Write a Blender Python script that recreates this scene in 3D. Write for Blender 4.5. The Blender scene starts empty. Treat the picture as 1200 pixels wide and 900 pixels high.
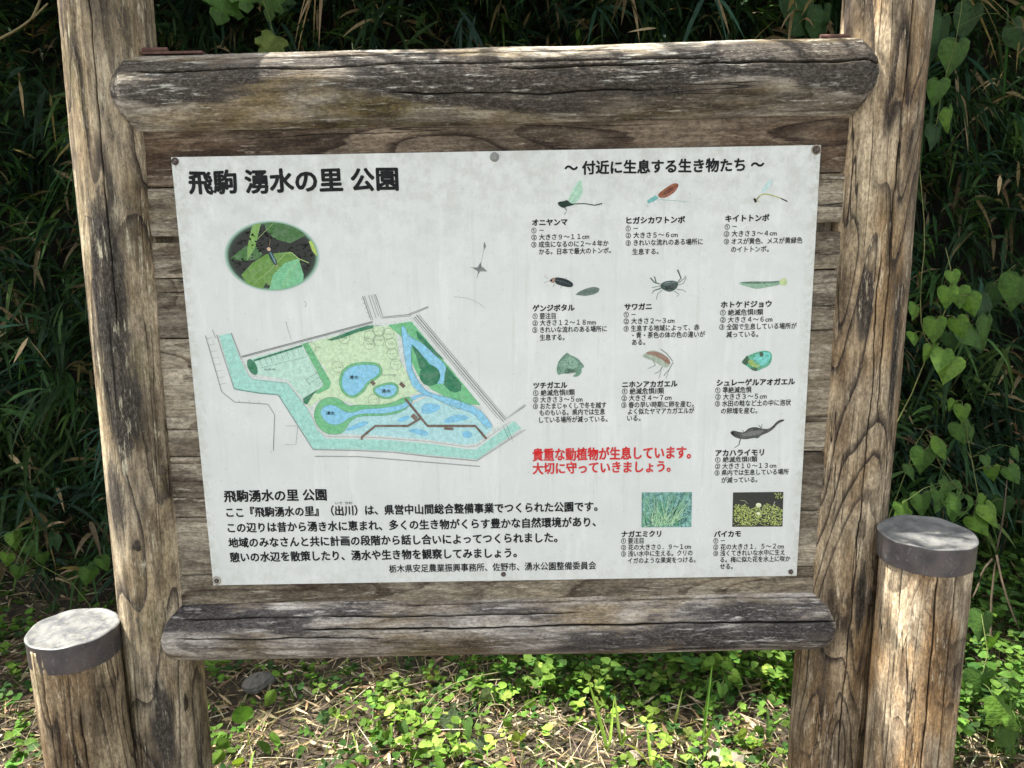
import bpy, math, random
import numpy as np
from mathutils import Vector, Matrix, Euler
random.seed(7); rng = np.random.default_rng(7)
sc = bpy.context.scene
COL = sc.collection
# ------------------------------------------------------------------ camera
LOC=(0.02900,-1.40764,1.54967); RIGHT=(0.999837,0.001131,-0.018019); UP=(0.017505,0.183638,0.982838); FWD=(-0.004420,0.982993,-0.183588)
cam = bpy.data.cameras.new("camera"); cam.sensor_width = 36; cam.lens = 26.01
cam.clip_start = 0.05; cam.clip_end = 2000
co = bpy.data.objects.new("camera", cam); COL.objects.link(co)
co.matrix_world = Matrix(((RIGHT[0], UP[0], -FWD[0], LOC[0]), (RIGHT[1], UP[1], -FWD[1], LOC[1]),
                          (RIGHT[2], UP[2], -FWD[2], LOC[2]), (0, 0, 0, 1)))
sc.camera = co
# ------------------------------------------------------------------ light
SUN_EL, SUN_AZ = math.radians(60), math.radians(-86.3)      # azimuth from +Y (behind the board) towards the left
sdir = Vector((math.cos(SUN_EL)*math.sin(SUN_AZ), math.cos(SUN_EL)*math.cos(SUN_AZ), math.sin(SUN_EL)))
world = bpy.data.worlds.new("World"); sc.world = world; world.use_nodes = True
wn = world.node_tree.nodes; wl = world.node_tree.links
bg = wn["Background"]; sky = wn.new("ShaderNodeTexSky"); sky.sky_type = 'NISHITA'; sky.sun_disc = False
sky.sun_elevation = SUN_EL; sky.sun_rotation = SUN_AZ; sky.air_density = 1.0; sky.dust_density = 3.0
bg.inputs[1].default_value = 0.13
hs = wn.new("ShaderNodeHueSaturation"); hs.inputs['Saturation'].default_value = .28      # sky colour muted so the panel does not turn blue
wl.new(sky.outputs[0], hs.inputs['Color']); wl.new(hs.outputs[0], bg.inputs[0])
sl = bpy.data.lights.new("sun", 'SUN'); sl.energy = 5.0; sl.angle = math.radians(0.5); sl.color = (1, .95, .87)
so = bpy.data.objects.new("sun", sl); COL.objects.link(so); so.location = (-4, 4, 8)
so.rotation_euler = sdir.to_track_quat('Z', 'Y').to_euler()
sc.view_settings.view_transform = 'Standard'; sc.view_settings.look = 'None'
sc.view_settings.exposure = 1.4; sc.view_settings.gamma = 1
sc.cycles.max_bounces = 6; sc.cycles.transparent_max_bounces = 4
# ------------------------------------------------------------------ helpers
def s2l(c):
    c = c/255
    return c/12.92 if c <= .04045 else ((c+.055)/1.055)**2.4
def inkc(r, g, b, k=1.06):               # printed colour read against the white sheet
    return tuple(min(.9, s2l(v)*k) for v in (r, g, b))
class NT:
    """small node-tree writer"""
    def __init__(s, name):
        s.m = bpy.data.materials.new(name); s.m.use_nodes = True
        s.n = s.m.node_tree.nodes; s.l = s.m.node_tree.links; s.b = s.n["Principled BSDF"]
    def new(s, t, **k):
        n = s.n.new(t)
        for a, v in k.items(): setattr(n, a, v)
        return n
    def put(s, sock, v):
        if isinstance(v, bpy.types.NodeSocket): s.l.new(v, sock)
        elif isinstance(v, (int, float)):
            sock.default_value = v
        else:
            v = tuple(v); sock.default_value = v if len(sock.default_value) == len(v) else v+(1,)
    def math(s, op, a, b=0.0, c=None, clamp=False):
        n = s.new('ShaderNodeMath', operation=op, use_clamp=clamp); s.put(n.inputs[0], a); s.put(n.inputs[1], b)
        if c is not None: s.put(n.inputs[2], c)
        return n.outputs[0]
    def vm(s, op, a, b):
        n = s.new('ShaderNodeVectorMath', operation=op); s.put(n.inputs[0], a); s.put(n.inputs[1], b); return n.outputs[0]
    def noise(s, v, scale, detail=3, rough=.5, dist=0.):
        n = s.new('ShaderNodeTexNoise'); s.put(n.inputs['Vector'], v); n.inputs['Scale'].default_value = scale
        n.inputs['Detail'].default_value = detail; n.inputs['Roughness'].default_value = rough
        n.inputs['Distortion'].default_value = dist; return n.outputs[0]
    def step(s, v, a, b, lo=0., hi=1.):
        n = s.new('ShaderNodeMapRange', interpolation_type='SMOOTHSTEP'); s.put(n.inputs[0], v)
        for i, x in zip((1, 2, 3, 4), (a, b, lo, hi)): n.inputs[i].default_value = x
        return n.outputs[0]
    def mix(s, f, a, b, mode='MIX'):
        n = s.new('ShaderNodeMix', data_type='RGBA', blend_type=mode); s.put(n.inputs[0], f); s.put(n.inputs[6], a); s.put(n.inputs[7], b)
        return n.outputs[2]
    def sep(s, v):
        n = s.new('ShaderNodeSeparateXYZ'); s.put(n.inputs[0], v); return n.outputs
    def comb(s, x, y, z):
        n = s.new('ShaderNodeCombineXYZ'); s.put(n.inputs[0], x); s.put(n.inputs[1], y); s.put(n.inputs[2], z); return n.outputs[0]
    def obj(s): return s.new('ShaderNodeTexCoord').outputs['Object']
    def attr(s, name):
        n = s.new('ShaderNodeAttribute', attribute_name=name); return n
    def bump(s, h, strength=.5, dist=.002):
        n = s.new('ShaderNodeBump'); n.inputs['Strength'].default_value = strength; n.inputs['Distance'].default_value = dist
        s.put(n.inputs['Height'], h); s.l.new(n.outputs[0], s.b.inputs['Normal'])
def flat(name, rgb, rough=.55, metal=0, spec=.5):
    t = NT(name); o = t.obj(); n = t.noise(o, 60, 3)
    t.put(t.b.inputs['Base Color'], t.mix(n, tuple(v*.8 for v in rgb), tuple(min(1, v*1.12) for v in rgb)))
    t.b.inputs['Roughness'].default_value = rough; t.b.inputs['Metallic'].default_value = metal
    t.b.inputs['Specular IOR Level'].default_value = spec
    return t.m
def link(name, me, mat=None, parent=None, loc=None):
    o = bpy.data.objects.new(name, me); COL.objects.link(o)
    if mat is not None and me is not None and not me.materials: me.materials.append(mat)
    if parent: o.parent = parent
    if loc is not None: o.location = loc
    return o
def tag(o, label, cat, group=None, kind=None):
    o['label'] = label; o['category'] = cat
    if group: o['group'] = group
    if kind: o['kind'] = kind
    return o
def empty(name, loc, label, cat, group=None):
    o = bpy.data.objects.new(name, None); COL.objects.link(o); o.location = loc; o.empty_display_size = .05
    return tag(o, label, cat, group)
def mesh(name, v, f, smooth=False):
    me = bpy.data.meshes.new(name); me.from_pydata([tuple(p) for p in v], [], f)
    if smooth: me.polygons.foreach_set('use_smooth', [True]*len(me.polygons))
    me.update(); return me
def npmesh(name, V, F, cols=None, smooth=True):
    """V (n,3), F: list of (m,k) arrays, cols (n,3) point colours"""
    me = bpy.data.meshes.new(name); me.vertices.add(len(V)); me.vertices.foreach_set('co', V.astype(np.float32).ravel())
    tot = sum(f.size for f in F); cnt = np.concatenate([np.full(len(f), f.shape[1]) for f in F])
    me.loops.add(tot); me.loops.foreach_set('vertex_index', np.concatenate([f.ravel() for f in F]).astype(np.int32))
    me.polygons.add(len(cnt)); st = np.concatenate([[0], np.cumsum(cnt)[:-1]])
    me.polygons.foreach_set('loop_start', st.astype(np.int32))
    me.polygons.foreach_set('use_smooth', np.full(len(cnt), smooth))
    if cols is not None:
        a = me.color_attributes.new('tint', 'FLOAT_COLOR', 'POINT')
        a.data.foreach_set('color', np.concatenate([cols, np.ones((len(cols), 1))], 1).astype(np.float32).ravel())
    me.update(calc_edges=True); me.validate(); return me
def tube(pts, rads, n=8, cap=True):
    V = []; F = []
    pts = [Vector(p) for p in pts]
    for i, p in enumerate(pts):
        d = (pts[min(i+1, len(pts)-1)]-pts[max(i-1, 0)]).normalized()
        a = d.cross(Vector((0, 0, 1)) if abs(d.z) < .9 else Vector((1, 0, 0))).normalized(); b = d.cross(a)
        for k in range(n):
            t = 2*math.pi*k/n; V.append(p+rads[i]*(a*math.cos(t)+b*math.sin(t)))
    for i in range(len(pts)-1):
        for k in range(n): F.append((i*n+k, i*n+(k+1) % n, (i+1)*n+(k+1) % n, (i+1)*n+k))
    if cap: F.append(tuple(range(n))[::-1]); F.append(tuple(range((len(pts)-1)*n, len(pts)*n)))
    return V, F
def join(parts):
    V = []; F = []
    for v, f in parts:
        o = len(V); V += list(v); F += [tuple(i+o for i in x) for x in f]
    return V, F
def noise1(x, seed, k=4):
    r = np.random.default_rng(seed); y = np.zeros_like(x, dtype=float)
    for i in range(k): y += np.sin(x*(2.1**i)*r.uniform(.7, 1.4)+r.uniform(0, 6.28))/(1.6**i)
    return y/2
# ------------------------------------------------------------------ materials
def wood(name, pale, mid, dark, ring=.7, ringk=4., stain=.5, stainc=(.035, .03, .028), moss=.2, mossc=(.17, .16, .06),
         up=None, spots=(), speck=.3, seed=0., gs=1., fuzzy=1.):
    """weathered timber, grain along local Z; sawtooth rings, mildew stain, lichen, streaks"""
    t = NT(name); o = t.obj()
    ri = t.new('ShaderNodeObjectInfo').outputs['Random']
    off = t.comb(t.math('MULTIPLY', ri, 13.), t.math('MULTIPLY', ri, 7.), seed)
    p = t.vm('ADD', o, off)
    pl = t.vm('MULTIPLY', p, (1, 1, .2))
    F = t.noise(pl, 8*gs, 1.6, .45, .5)
    warp = t.noise(t.vm('MULTIPLY', p, (1, 1, .3)), 50, 2)
    wf = t.noise(t.vm('MULTIPLY', p, (1, 1, .12)), 210, 3, .7)
    saw = t.math('FRACT', t.math('ADD', t.math('ADD', t.math('MULTIPLY', F, ringk*3.2), t.math('MULTIPLY', warp, .22)), t.math('MULTIPLY', wf, .11)))
    line = t.math('ADD', t.step(saw, .0, .33, 1, 0), t.step(saw, .965, 1., 0, 1), clamp=True)
    fade = t.step(t.noise(t.vm('MULTIPLY', p, (1, 1, .25)), 9, 2), .30, .52)
    line = t.math('MULTIPLY', t.math('MULTIPLY', line, fade), ring)
    fine = t.noise(t.vm('MULTIPLY', p, (1, 1, .018)), 330, 3, .65)
    fine2 = t.noise(t.vm('MULTIPLY', p, (1, 1, .05)), 95, 4, .6)
    big = t.noise(t.vm('MULTIPLY', p, (1, 1, .35)), 13, 3, .55)
    c = t.mix(t.step(big, .36, .62), mid, pale)
    c = t.mix(t.math('MULTIPLY', t.step(fine2, .35, .7, 1, 0), .4), c, tuple(v*.55 for v in mid))
    c = t.mix(line, c, dark)
    mo = t.noise(t.vm('MULTIPLY', p, (1, 1, .22)), 48, 6, .75)
    c = t.mix(1., c, t.mix(t.step(mo, .3, .68), (.50, .47, .44), (1.26, 1.24, 1.2)), 'MULTIPLY')
    g1 = t.noise(t.vm('ADD', t.vm('MULTIPLY', p, (1, 1, .3)), (9.1, 2.2, 4.7)), 10, 6, .66)
    c = t.mix(1., c, t.mix(t.step(g1, .36, .60), (.36, .34, .33), (1.06, 1.06, 1.06)), 'MULTIPLY')      # old grime
    # lichen and mildew
    mz = t.noise(t.vm('MULTIPLY', p, (1, 1, .4)), 11, 5, .62)
    mm = t.step(mz, .56, .72)
    mg = t.noise(t.vm('MULTIPLY', p, (1, 1, .5)), 190, 4, .72)
    c = t.mix(t.math('MULTIPLY', t.math('MULTIPLY', mm, moss*1.9), t.step(mg, .40, .58), clamp=True), c, mossc)
    sn = t.noise(t.vm('ADD', t.vm('MULTIPLY', p, (1, 1, .22)), (3.1, 5.2, 1.7)), 9, 6, .68)
    gr = t.noise(t.vm('MULTIPLY', p, (1, 1, .45)), 240, 4, .7)
    sv = t.math('ADD', sn, t.math('MULTIPLY', t.math('SUBTRACT', gr, .5), .42*fuzzy))
    if up is not None:      # weathering bias along a local direction (a band on a beam's front, weaker above and below)
        d = t.new('ShaderNodeVectorMath', operation='DOT_PRODUCT'); t.put(d.inputs[0], o); t.put(d.inputs[1], (up[0], up[1], 0))
        sv = t.math('ADD', sv, t.math('MULTIPLY', t.math('SUBTRACT', sn, .5), 1.0))
        sv = t.math('SUBTRACT', t.math('ADD', sv, .12), t.math('MULTIPLY', t.math('ABSOLUTE', t.math('SUBTRACT', d.outputs['Value'], up[2])), 7.))
    for sx_, sy_, sz_, rx_, rz_, k_ in spots:      # individual weather stains; negative ones paint paler sun patches
        dv = t.vm('MULTIPLY', t.vm('SUBTRACT', o, (sx_, sy_, sz_)), (1/rx_, 1/rx_, 1/rz_))
        ln = t.new('ShaderNodeVectorMath', operation='LENGTH'); t.put(ln.inputs[0], dv)
        sv = t.math('ADD', sv, t.step(ln.outputs['Value'], .25, 1.15, k_, 0.))
    th = .74-.34*stain
    c = t.mix(t.step(sv, th, th+.13, 0, .92), c, t.mix(t.step(gr, .42, .62), stainc, tuple(v*2.1 for v in stainc)))
    # bleached slivers left standing in the stained skin
    fl = t.noise(t.vm('MULTIPLY', p, (1, 1, .13)), 150, 5, .72); fm = t.noise(t.vm('MULTIPLY', p, (1, 1, .3)), 22, 3, .6)
    c = t.mix(t.math('MULTIPLY', t.math('MULTIPLY', t.step(fl, .54, .64), t.step(fm, .42, .60)), .75), c, tuple(min(.62, v*1.12) for v in pale))
    # pale lichen specks and dirt pores
    sp = t.noise(t.vm('MULTIPLY', p, (1, 1, .55)), 420, 2, .6)
    c = t.mix(t.math('MULTIPLY', t.step(sp, .63, .7), speck), c, (.46, .44, .38))
    c = t.mix(t.math('MULTIPLY', t.step(sp, .36, .29), .55), c, (.04, .035, .03))
    c = t.mix(1., c, t.mix(t.step(gr, .34, .66), (.66, .65, .64), (1.26, 1.26, 1.25)), 'MULTIPLY')
    # hairline checks running with the grain
    hk = t.noise(t.vm('MULTIPLY', p, (1, 1, .03)), 40, 2, .5)
    hl = t.step(t.math('ABSOLUTE', t.math('SUBTRACT', hk, .5)), .0, .008, 1, 0)
    hm = t.step(t.noise(t.vm('MULTIPLY', p, (1, 1, .2)), 14, 1), .52, .6)
    hl = t.math('MULTIPLY', hl, hm)
    c = t.mix(t.math('MULTIPLY', hl, .9), c, (.018, .015, .013))
    ck = t.attr('crack').outputs['Fac']
    c = t.mix(ck, c, (.01, .008, .007))
    c = t.mix(1., c, t.mix(fine, (.58, .58, .58), (1.36, 1.35, 1.32)), 'MULTIPLY')
    t.put(t.b.inputs['Base Color'], c)
    t.b.inputs['Roughness'].default_value = .82; t.b.inputs['Specular IOR Level'].default_value = .25
    h = t.math('ADD', t.math('MULTIPLY', fine, .6), t.math('MULTIPLY', fine2, .7))
    h = t.math('ADD', h, t.math('MULTIPLY', gr, .35)); h = t.math('SUBTRACT', h, t.math('MULTIPLY', hl, 2.2))
    h = t.math('SUBTRACT', h, t.math('MULTIPLY', line, .5))
    t.bump(h, .9, .003)
    return t.m
M_POSTL = wood('post_wood', (.60, .52, .385), (.37, .295, .185), (.075, .06, .05), ring=.95, ringk=2.6, stain=.56, stainc=(.028, .025, .022), spots=((.0, -.078, 1.83, .042, .17, .26), (.01, -.078, 1.62, .05, .12, .2), (-.03, -.07, 1.42, .03, .12, .17), (-.02, -.078, 1.15, .03, .2, .12), (.03, -.07, .95, .02, .12, .2)), moss=.3, speck=.3, seed=1.3)
M_POSTR = wood('post_wood_brown', (.54, .455, .325), (.35, .245, .135), (.045, .035, .03), ring=.95, ringk=3.6, stain=.46, stainc=(.03, .026, .022), spots=((-.03, -.07, 1.78, .018, .09, .32), (.04, -.065, 1.7, .016, .2, .2), (.01, -.076, 1.2, .022, .12, .26), (.03, -.07, 1.05, .02, .1, .2)), moss=.15, speck=.25, seed=4.4)
M_BEAMT = wood('beam_wood', (.58, .55, .49), (.27, .215, .12), (.06, .05, .04), ring=.5, ringk=3., stain=.76, stainc=(.036, .031, .027), moss=.35, mossc=(.20, .17, .07), speck=.4, seed=2.1, up=(-.36, -.93, .066), fuzzy=1.3, spots=((-.066, -.02, .26, .05, .34, -.34), (-.066, -.02, .8, .045, .3, -.22), (-.01, -.066, 1.3, .05, .16, .16), (.02, -.06, .12, .03, .12, .12)))  # negative spots clear the stain to paint sunlit patches on top
M_BEAMB = wood('beam_wood_grey', (.52, .50, .47), (.28, .23, .155), (.05, .04, .035), ring=.5, ringk=3.4, stain=.60, stainc=(.036, .032, .033), moss=.25, speck=.5, seed=6.2, up=(-.36, -.93, .066), fuzzy=1.3)
M_BOLL = wood('bollard_wood', (.56, .47, .32), (.31, .215, .12), (.05, .038, .03), ring=.9, ringk=3.6, stain=.54, moss=.2, speck=.25, seed=8.9)
M_BOLR = wood('bollard_wood_orange', (.58, .50, .37), (.48, .31, .155), (.10, .065, .045), ring=.6, ringk=5.4, stain=.12, moss=.12, speck=.3, seed=3.5)
M_PLANK = wood('plank_wood', (.47, .43, .35), (.32, .28, .21), (.08, .055, .035), ring=.7, ringk=3., stain=.22, moss=.2, speck=.25, seed=5.7, gs=.9)
M_PLANKB = wood('plank_wood_brown', (.30, .25, .19), (.16, .11, .072), (.04, .025, .018), ring=.9, ringk=3.4, stain=.3, moss=.1, speck=.2, seed=9.1, gs=.8)
def panel_mat():
    t = NT('painted_sheet'); o = t.obj()
    a = t.noise(o, 9, 6, .65); b = t.noise(o, 42, 5, .7)
    s = t.noise(t.vm('MULTIPLY', o, (1, 1, .16)), 26, 5, .7)
    c = t.mix(t.step(a, .34, .68), (.66, .695, .66), (.71, .74, .71))
    c = t.mix(t.math('MULTIPLY', t.step(b, .54, .74), .32), c, (.54, .57, .53))
    c = t.mix(t.math('MULTIPLY', t.step(s, .52, .66), .5), c, (.78, .81, .785))
    s2 = t.noise(t.vm('MULTIPLY', o, (1, 1, .05)), 60, 4, .7)
    c = t.mix(t.math('MULTIPLY', t.step(s2, .56, .68), .35), c, (.57, .59, .53))
    # grime creeping in from the top edge
    z = t.sep(o)[2]
    g = t.math('MULTIPLY', t.step(z, .12, .43), t.step(t.noise(o, 30, 6, .75), .42, .62))
    c = t.mix(t.math('MULTIPLY', g, .55), c, (.50, .505, .455))
    gb = t.math('MULTIPLY', t.step(z, -.33, -.42), t.step(t.noise(o, 45, 6, .75), .45, .6))
    c = t.mix(t.math('MULTIPLY', gb, .35), c, (.50, .50, .42))
    ex = t.math('ABSOLUTE', t.sep(o)[0]); ge = t.math('MULTIPLY', t.step(ex, .565, .595), t.step(t.noise(o, 60, 5, .75), .40, .6))
    c = t.mix(t.math('MULTIPLY', ge, .5), c, (.46, .47, .38))
    # crawling white drips and pock marks
    w = t.noise(t.vm('MULTIPLY', o, (1, 1, .45)), 22, 3, .6, .8)
    wl_ = t.step(t.math('ABSOLUTE', t.math('SUBTRACT', w, .5)), 0, .010, 1, 0)
    c = t.mix(t.math('MULTIPLY', wl_, t.math('MULTIPLY', t.step(a, .48, .6), .4)), c, (.82, .85, .84))
    v = t.new('ShaderNodeTexVoronoi'); t.put(v.inputs['Vector'], o); v.inputs['Scale'].default_value = 95
    vs = t.sep(v.outputs['Color'])
    dot = t.math('MULTIPLY', t.step(v.outputs['Distance'], .05, .11, 1, 0), t.step(vs[0], .80, .84))
    c = t.mix(t.math('MULTIPLY', dot, .55), c, (.16, .17, .15))
    v2 = t.new('ShaderNodeTexVoronoi'); t.put(v2.inputs['Vector'], o); v2.inputs['Scale'].default_value = 260
    d2 = t.math('MULTIPLY', t.step(v2.outputs['Distance'], .1, .3, 1, 0), t.step(t.sep(v2.outputs['Color'])[1], .7, .8))
    c = t.mix(t.math('MULTIPLY', d2, .16), c, (.3, .33, .3))
    t.put(t.b.inputs['Base Color'], c)
    t.put(t.b.inputs['Roughness'], t.step(b, .3, .7, .42, .62))
    t.b.inputs['Specular IOR Level'].default_value = .35
    t.bump(t.math('ADD', b, t.math('MULTIPLY', s, .5)), .12, .0006)
    return t.m
M_PANEL = panel_mat()
_ink = {}
def ink(rgb, k=1.06):
    """printed ink, a little worn"""
    if rgb not in _ink:
        t = NT('ink_%d' % len(_ink)); c = inkc(*rgb, k); o = t.obj()
        n = t.noise(o, 70, 5, .7)
        lift = t.step(n, .35, .75, 0., .16 if sum(rgb) > 150 else .03)
        if 150 < sum(rgb) < 640:
            m = t.noise(o, 420, 4, .75); m2 = t.noise(o, 120, 3, .7)
            c = t.mix(1., c, t.mix(t.step(m, .35, .65), (.86, .87, .86), (1.1, 1.09, 1.1)), 'MULTIPLY'); c = t.mix(1., c, t.mix(t.step(m2, .35, .65), (.86, .88, .86), (1.1, 1.08, 1.1)), 'MULTIPLY')
        t.put(t.b.inputs['Base Color'], t.mix(lift, c, (.64, .67, .64)))
        t.b.inputs['Roughness'].default_value = .6; t.b.inputs['Specular IOR Level'].default_value = .12
        _ink[rgb] = t.m
    return _ink[rgb]
def metal(name, c1, c2, met, rough, sc_=18, sp=(.6, .6, .55), spa=.3):
    t = NT(name); o = t.obj(); n = t.noise(o, sc_, 6, .7); m = t.noise(o, 90, 4, .7)
    c = t.mix(t.step(n, .35, .65), c1, c2)
    c = t.mix(t.math('MULTIPLY', t.step(m, .55, .68), spa), c, sp)
    st = t.noise(t.vm('MULTIPLY', o, (1, 1, .06)), 75, 2)
    c = t.mix(t.math('MULTIPLY', t.step(st, .66, .72), spa), c, sp)
    t.put(t.b.inputs['Base Color'], c); t.b.inputs['Metallic'].default_value = met
    t.put(t.b.inputs['Roughness'], t.step(m, .3, .7, rough-.1, rough+.12)); t.bump(n, .3, .003); return t.m
M_CAP = metal('galvanised_cap_top', (.21, .21, .20), (.095, .10, .105), .15, .55, 26, (.26, .25, .18), .6)
M_BAND = metal('galvanised_band', (.15, .13, .128), (.065, .065, .072), .4, .42, 11, (.34, .34, .34), .3)
M_RUST = metal('rusty_steel', (.15, .075, .055), (.075, .04, .032), .1, .85, 60, (.24, .14, .11), .5)
M_SCREW = metal('rusty_screw', (.06, .045, .04), (.10, .07, .055), .3, .6, 300)
M_BOLT = metal('grey_bolt', (.30, .31, .29), (.22, .23, .21), .3, .6, 300)
def leafmat(name, trans=.25, rough=.62, spec=.12, vein=False):
    t = NT(name); a = t.attr('tint').outputs['Color']; o = t.obj(); n = t.noise(o, 55, 4, .6)
    c = t.mix(1., a, t.mix(t.step(n, .3, .7), (.72, .75, .7), (1.2, 1.18, 1.15)), 'MULTIPLY')
    if vein:
        x, y, z = t.sep(o); ax = t.math('ABSOLUTE', x)
        mid = t.step(ax, .008, .03, 1, 0)
        sv = t.math('FRACT', t.math('MULTIPLY', t.math('SUBTRACT', z, t.math('MULTIPLY', ax, .75)), 5.5))
        side = t.math('MULTIPLY', t.step(t.math('ABSOLUTE', t.math('SUBTRACT', sv, .5)), .03, .09, 1, 0), .6)
        vn = t.math('MAXIMUM', mid, side)
        c = t.mix(t.math('MULTIPLY', vn, .22), c, t.mix(1., c, (1.9, 1.7, 1.9), 'MULTIPLY'))
        m2 = t.noise(o, 4, 5, .7); c = t.mix(1., c, t.mix(t.step(m2, .3, .7), (.6, .62, .6), (1.3, 1.25, 1.1)), 'MULTIPLY')
        t.bump(t.math('SUBTRACT', t.noise(o, 14, 3), t.math('MULTIPLY', vn, .8)), .25, .02)
    t.put(t.b.inputs['Base Color'], c); t.b.inputs['Roughness'].default_value = rough
    t.b.inputs['Specular IOR Level'].default_value = spec
    tr = t.new('ShaderNodeBsdfTranslucent'); t.put(tr.inputs[0], t.mix(1., c, (1.3, 1.5, .6), 'MULTIPLY'))
    mx = t.new('ShaderNodeMixShader'); mx.inputs[0].default_value = trans
    t.l.new(t.b.outputs[0], mx.inputs[1]); t.l.new(tr.outputs[0], mx.inputs[2])
    t.l.new(mx.outputs[0], t.n['Material Output'].inputs[0]); return t.m
M_LEAF = leafmat('leaf'); M_BLEAF = leafmat('broad_leaf', .28, .5, .22, True); M_CANOPY = leafmat('canopy_leaf', .06); M_DRY = leafmat('dry_leaf', .12, .8, .15)
# ------------------------------------------------------------------ ground
def gz(x, y):
    y = np.asarray(y, float); x = np.asarray(x, float)
    t = np.clip((y-1.35)/2.6, 0, 1)
    z = 4.6*t*t*(3-2*t)*.9+.25*t
    z = z+np.clip(y-3.95, 0, 60)*.35
    near = np.exp(-((y-.8)/2.5)**2)
    return z+.012*np.sin(x*5.1+y*3.3)*near+.008*np.sin(x*13+1)*np.cos(y*11)*near-.012*near
gx = np.concatenate([np.linspace(-200, -6, 22), np.linspace(-5.8, 5.8, 240), np.linspace(6, 200, 22)])
gy = np.concatenate([np.linspace(-200, -5, 20), np.linspace(-4.8, 6, 230), np.linspace(6.4, 60, 20)])
GX, GY = np.meshgrid(gx, gy); GZ = gz(GX, GY)+(rng.random(GX.shape)-.5)*.008*((abs(GX) < 5.8) & (GY > -4) & (GY < 6))
V = np.stack([GX, GY, GZ], -1).reshape(-1, 3); nx, ny = len(gx), len(gy)
ii = (np.arange(ny-1)[:, None]*nx+np.arange(nx-1)).ravel()
gme = npmesh('ground', V, [np.stack([ii, ii+1, ii+nx+1, ii+nx], 1)])
t = NT('soil'); o = t.obj(); n1 = t.noise(o, 3, 6, .65); n2 = t.noise(o, 60, 5, .7); n3 = t.noise(o, 260, 3, .7)
c = t.mix(t.step(n1, .35, .65), (.10, .075, .05), (.17, .135, .095)); c = t.mix(t.step(n2, .45, .7, 0, .7), c, (.30, .25, .18))
c = t.mix(t.step(n3, .35, .55, .7, 0), c, (.03, .022, .015))
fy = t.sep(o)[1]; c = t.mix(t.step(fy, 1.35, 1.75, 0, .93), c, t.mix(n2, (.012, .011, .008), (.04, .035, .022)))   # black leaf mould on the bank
# in front of the board the soil gives way to pale gravel of the path
c = t.mix(t.step(fy, -.75, -.45, 1, 0), c, t.mix(n2, (.16, .155, .14), (.36, .35, .33)))
t.put(t.b.inputs['Base Color'], c); t.b.inputs['Roughness'].default_value = .95
t.bump(t.math('ADD', n2, n3), 1., .02)
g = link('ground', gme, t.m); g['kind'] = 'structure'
# ------------------------------------------------------------------ logs
def log(name, p0, p1, r0, r1, mat, parent, cracks=(), seed=0, nseg=240, nring=200, ends=True, wob=.003, front=True, rnd_end=0.):
    """round timber from p0 to p1; local Z is the axis, local -Y faces the front; cracks=(angle, s0, s1, width, depth, wobble)"""
    p0 = Vector(p0); p1 = Vector(p1); L = (p1-p0).length; d = (p1-p0).normalized()
    u = np.linspace(0, 1, nseg, endpoint=False)*2*np.pi
    th = u+.62*np.sin(u) if front else u             # denser on the front half (th=pi)
    s = np.linspace(0, 1, nring)
    S, T = np.meshgrid(s*L, th, indexing='ij')
    r = r0+(r1-r0)*(S/L)
    rs = np.random.default_rng(seed)
    for k in range(1, 5): r = r+wob/k*np.sin(k*T+rs.uniform(0, 6.3)+noise1(S*2.2, seed+k))
    for k in (9, 14, 23): r = r+.00035*np.sin(k*T+2.2*noise1(S*5, seed+k*3)+rs.uniform(0, 6))
    r = r+(rs.random(r.shape)-.5)*.0006
    if rnd_end:
        e = np.clip(np.minimum(S, L-S)/rnd_end, 0, 1); r = r*(.42+.58*e**.62)
    ck = np.zeros_like(r)
    for i, (a, s0, s1, w, dp, wb) in enumerate(cracks):
        ac = a+wb*noise1(S*7, seed+50+i)+wb*.5*noise1(S*31, seed+90+i)
        m = np.clip((S-s0)/.04, 0, 1)*np.clip((s1-S)/.04, 0, 1)
        ww = w*(.35+.65*m)*(1+.35*noise1(S*23, seed+i))
        gss = np.exp(-((np.angle(np.exp(1j*(T-ac))))*r/ww)**2)*m
        r = r-dp*gss; ck = np.maximum(ck, np.clip(gss*1.6-.25, 0, 1))
    # th=pi is the front: local direction (0,-1)
    X = -np.sin(T)*r*-1; Y = np.cos(T)*r; Z = S
    V = np.stack([X, Y, Z], -1).reshape(-1, 3)
    i0 = np.arange(nring-1)[:, None]*nseg; j = np.arange(nseg)[None, :]; j2 = (j+1) % nseg
    F = np.stack([i0+j, i0+nseg+j, i0+nseg+j2, i0+j2], -1).reshape(-1, 4)
    Fs = [F]
    if ends:
        n = len(V); V = np.concatenate([V, [[0, 0, 0], [0, 0, L]]])
        jj = np.arange(nseg); j3 = (jj+1) % nseg; b = (nring-1)*nseg
        Fs += [np.stack([jj, j3, np.full(nseg, n)], 1), np.stack([b+j3, b+jj, np.full(nseg, n+1)], 1)]
        ck = np.concatenate([ck.ravel(), [0, 0]])
    me = npmesh(name, V, Fs)
    a = me.attributes.new('crack', 'FLOAT', 'POINT'); a.data.foreach_set('value', ck.ravel().astype(np.float32))
    z = d; y = (Vector((0, 1, 0))-z*z.y).normalized(); x = y.cross(z)
    o = link(name, me, mat, parent)
    mw = Matrix(((x.x, y.x, z.x, p0.x), (x.y, y.y, z.y, p0.y), (x.z, y.z, z.z, p0.z), (0, 0, 0, 1)))
    base = parent.location if parent else Vector((0, 0, 0))
    o.matrix_local = Matrix.Translation(-base) @ mw
    return o
PI = math.pi
board = empty('notice_board', (0, .04, 0), 'log framed park notice board with a white map panel screwed to weathered planks', 'notice board')
BL = board.location
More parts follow.
